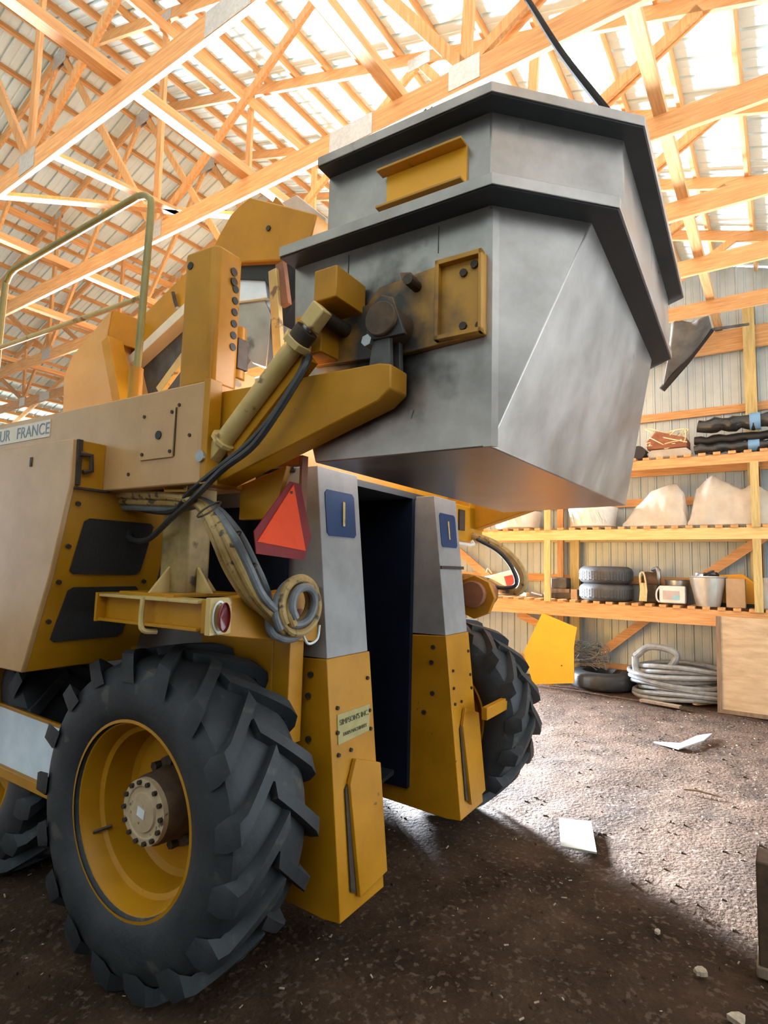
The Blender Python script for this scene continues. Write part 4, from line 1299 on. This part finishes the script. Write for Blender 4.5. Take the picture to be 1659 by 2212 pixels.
mp_('foot_pin', G().cyl(p0-d*.08+Vector((-.06, 0, 0)), p0-d*.08+Vector((.14, 0, 0)), .024, 12), 'steel', cy, 0)


# ---- hoses
def hose(pts, r, m, name='hydraulic_hose', sm=6):
    return mp_(name, G().tube(spline(pts, sm), r, 10), m, None, 0)


hose([PM(668, 770, X=1.62), PM(655, 800, X=1.58), PM(600, 890, X=1.56), PM(545, 965, X=1.55), PM(480, 1015, X=1.54), PM(420, 1075, X=1.60), PM(370, 1120, X=1.66), PM(320, 1165, X=1.70), PM(283, 1165, X=1.72), PM(280, 1150, X=1.75), PM(295, 1138, X=1.8)], .013, 'hose_black')
hose([PM(660, 775, X=1.63), PM(648, 805, X=1.60), PM(598, 885, X=1.58), PM(540, 955, X=1.57), PM(476, 1008, X=1.55), PM(410, 1062, X=1.62), PM(372, 1105, X=1.68), PM(300, 1100, X=1.75), PM(285, 1095, X=1.8)], .012, 'hose_black')
# bundle of hoses from under the beam down to a coil hung on the axle beam
cc = PM(632, 1312, Y=1.69)
for k, (m, off, rr, dy, rad) in enumerate((('hose_tan', 0, .108, .00, .020), ('hose_tan', 13, .092, -.03, .019), ('hose_grey', 26, .075, -.05, .018), ('hose_grey', 38, .118, .03, .018), ('hose_tan', -10, .085, .05, .017))):
    up = k in (2, 3)
    st = [PM(218, 1066+(14*(k % 3)), X=1.66+.02*k), PM(300, 1070+(13*(k % 3)), X=1.66+.02*k), PM(385, 1074+12*(k % 3), X=1.65+.02*k),
          PM(436+off*.5, 1094-off*.1, X=1.63+.01*k), PM(472+off, 1158-off*.35, Y=1.74+dy), PM(505+off*1.1, 1230-off*.5, Y=1.72+dy), PM(548+off*.8, 1298-off*.3, Y=1.70+dy)]
    ring = []
    for j in range(13):
        t = R(215)+2*math.pi*j/12
        ring.append(cc+Vector((rr*math.cos(t)*1.22+.012*math.sin(k*2), dy*.6-.005*j, rr*math.sin(t)*1.08+.01*math.cos(k*3))))
    hose(st+ring, rad, m, 'coiled_hose', 5)
for px, py in ((440, 1100), (485, 1165), (520, 1235)):
    c = PM(px+12, py, Y=1.73)
    mp_('hose_tie', G().tube([c+Vector((.05*math.cos(t), .03*math.sin(t), .035*math.cos(t))) for t in [6.283*i/12 for i in range(12)]], .004, 5, closed=True), 'bolt', None, 0)
hose([PM(650, 1360, Y=1.68), PM(665, 1390, Y=1.68), PM(685, 1380, Y=1.68), PM(690, 1350, Y=1.68)], .006, 'white_plastic', 'loose_wire')
mp_('hose_clamp', G().box(1.66, 1.80, 2.00, 2.06, 2.04, 2.125), 'cream', None, .006)
mp_('clamp_hook', G().tube([PM(357, 1050, X=1.62), PM(357, 1060, X=1.62), PM(405, 1060, X=1.62), PM(407, 1048, X=1.62)], .007, 6), 'yellow', None, 0)
# loop of thick hose on the far side
lpX = 4.35
hose([PM(985, 1150, X=lpX), PM(1005, 1155, X=lpX), PM(1060, 1172, X=lpX), PM(1105, 1205, X=lpX), PM(1130, 1245, X=lpX), PM(1122, 1275, X=lpX), PM(1090, 1275, X=lpX), PM(1055, 1258, X=lpX), PM(1020, 1250, X=lpX), PM(1000, 1248, X=lpX)], .035, 'hose_tan', 'hose_loop', 6)
hose([PM(1030, 1165, X=lpX-.05), PM(1075, 1190, X=lpX-.05), PM(1105, 1225, X=lpX-.05), PM(1115, 1262, X=lpX-.05), PM(1085, 1270, X=lpX-.05), PM(1050, 1262, X=lpX-.05)], .016, 'hose_black', 'hose_loop', 6)

# ---- far side pieces seen past the right leg
rbx = mp_('far_housing', G().box(4.02, 4.55, 1.86, 2.3, 2.02, 2.30), 'yellow', None, .008)
mp_('far_latch', G().box(4.06, 4.16, 1.845, 1.86, 2.10, 2.26), 'bolt', rbx, .003)
mp_('far_handle', G().tube([(4.0, 1.85, 2.0), (4.2, 1.82, 1.99), (4.28, 1.82, 2.0), (4.28, 1.84, 2.03)], .012, 6), 'white_plastic', rbx, 0)
fm = mp_('drive_motor', G().cyl((4.0, 1.72, 1.62), (4.30, 1.72, 1.62), .10, 20), 'rust_red', None, .008)
mp_('motor_flange', G().cyl((4.05, 1.72, 1.60), (4.10, 1.72, 1.60), .16, 8), 'yellow', fm, .004)
a, b = PM(1040, 1518, X=3.98), PM(1118, 1518, X=4.55)
mp_('wheel_step', G().box(3.70, 4.26, 1.47, 1.51, .82, .90), 'yellow', None, .004)
mp_('far_axle', G().box(3.91, 4.1, 1.8, 2.3, .6, 1.5), 'yellow', None, .006)

# ---- slow-vehicle triangle on its bracket
tr = [PM(*p, Y=1.56) for p in ((626, 1040), (548, 1148), (553, 1196), (655, 1210), (671, 1160), (648, 1046))]
smv = mp_('warning_triangle', G().prism([(p.x, p.z) for p in tr], 'Y', 1.557, 1.562), 'red_border', None, 0)
ti = [PM(*p, Y=1.555) for p in ((634, 1047), (556, 1170), (660, 1190))]
mp_('orange_face', G().prism([(p.x, p.z) for p in ti], 'Y', 1.5535, 1.557), 'orange_sign', smv, 0)
bolts(smv, [(PM(629, 1064, Y=1.555).x, 1.553, PM(629, 1064, Y=1.555).z)], (0, -1, 0), .006, .003)
a = PM(645, 985, Y=1.60)
mp_('sign_bracket', G().box(a.x-.02, a.x+.02, 1.562, 1.575, 1.95, 2.26), 'rust_red', smv, .002)
mp_('sign_arm', G().box(a.x-.02, a.x+.02, 1.575, 1.86, 2.22, 2.26), 'rust_red', smv, .002)

# black cable running from the hopper rim up to the roof
pa = PM(1318, 250, Y=.40)
pb_ = PM(1140, 0, Z=5.5)
Rm = rot
pa, pb_ = Rm @ pa, Rm @ pb_
ext = pb_+(pb_-pa)*.55
cb = tag(link('power_cable', mesh('power_cable', G().tube(spline([pa, pa*.55+pb_*.45+Vector((.03, .02, .02)), pb_, ext], 6), .017, 8), 'cable_black', pa), None, pa), 'thick black cable rising from the hopper rim to the roof', 'cable')
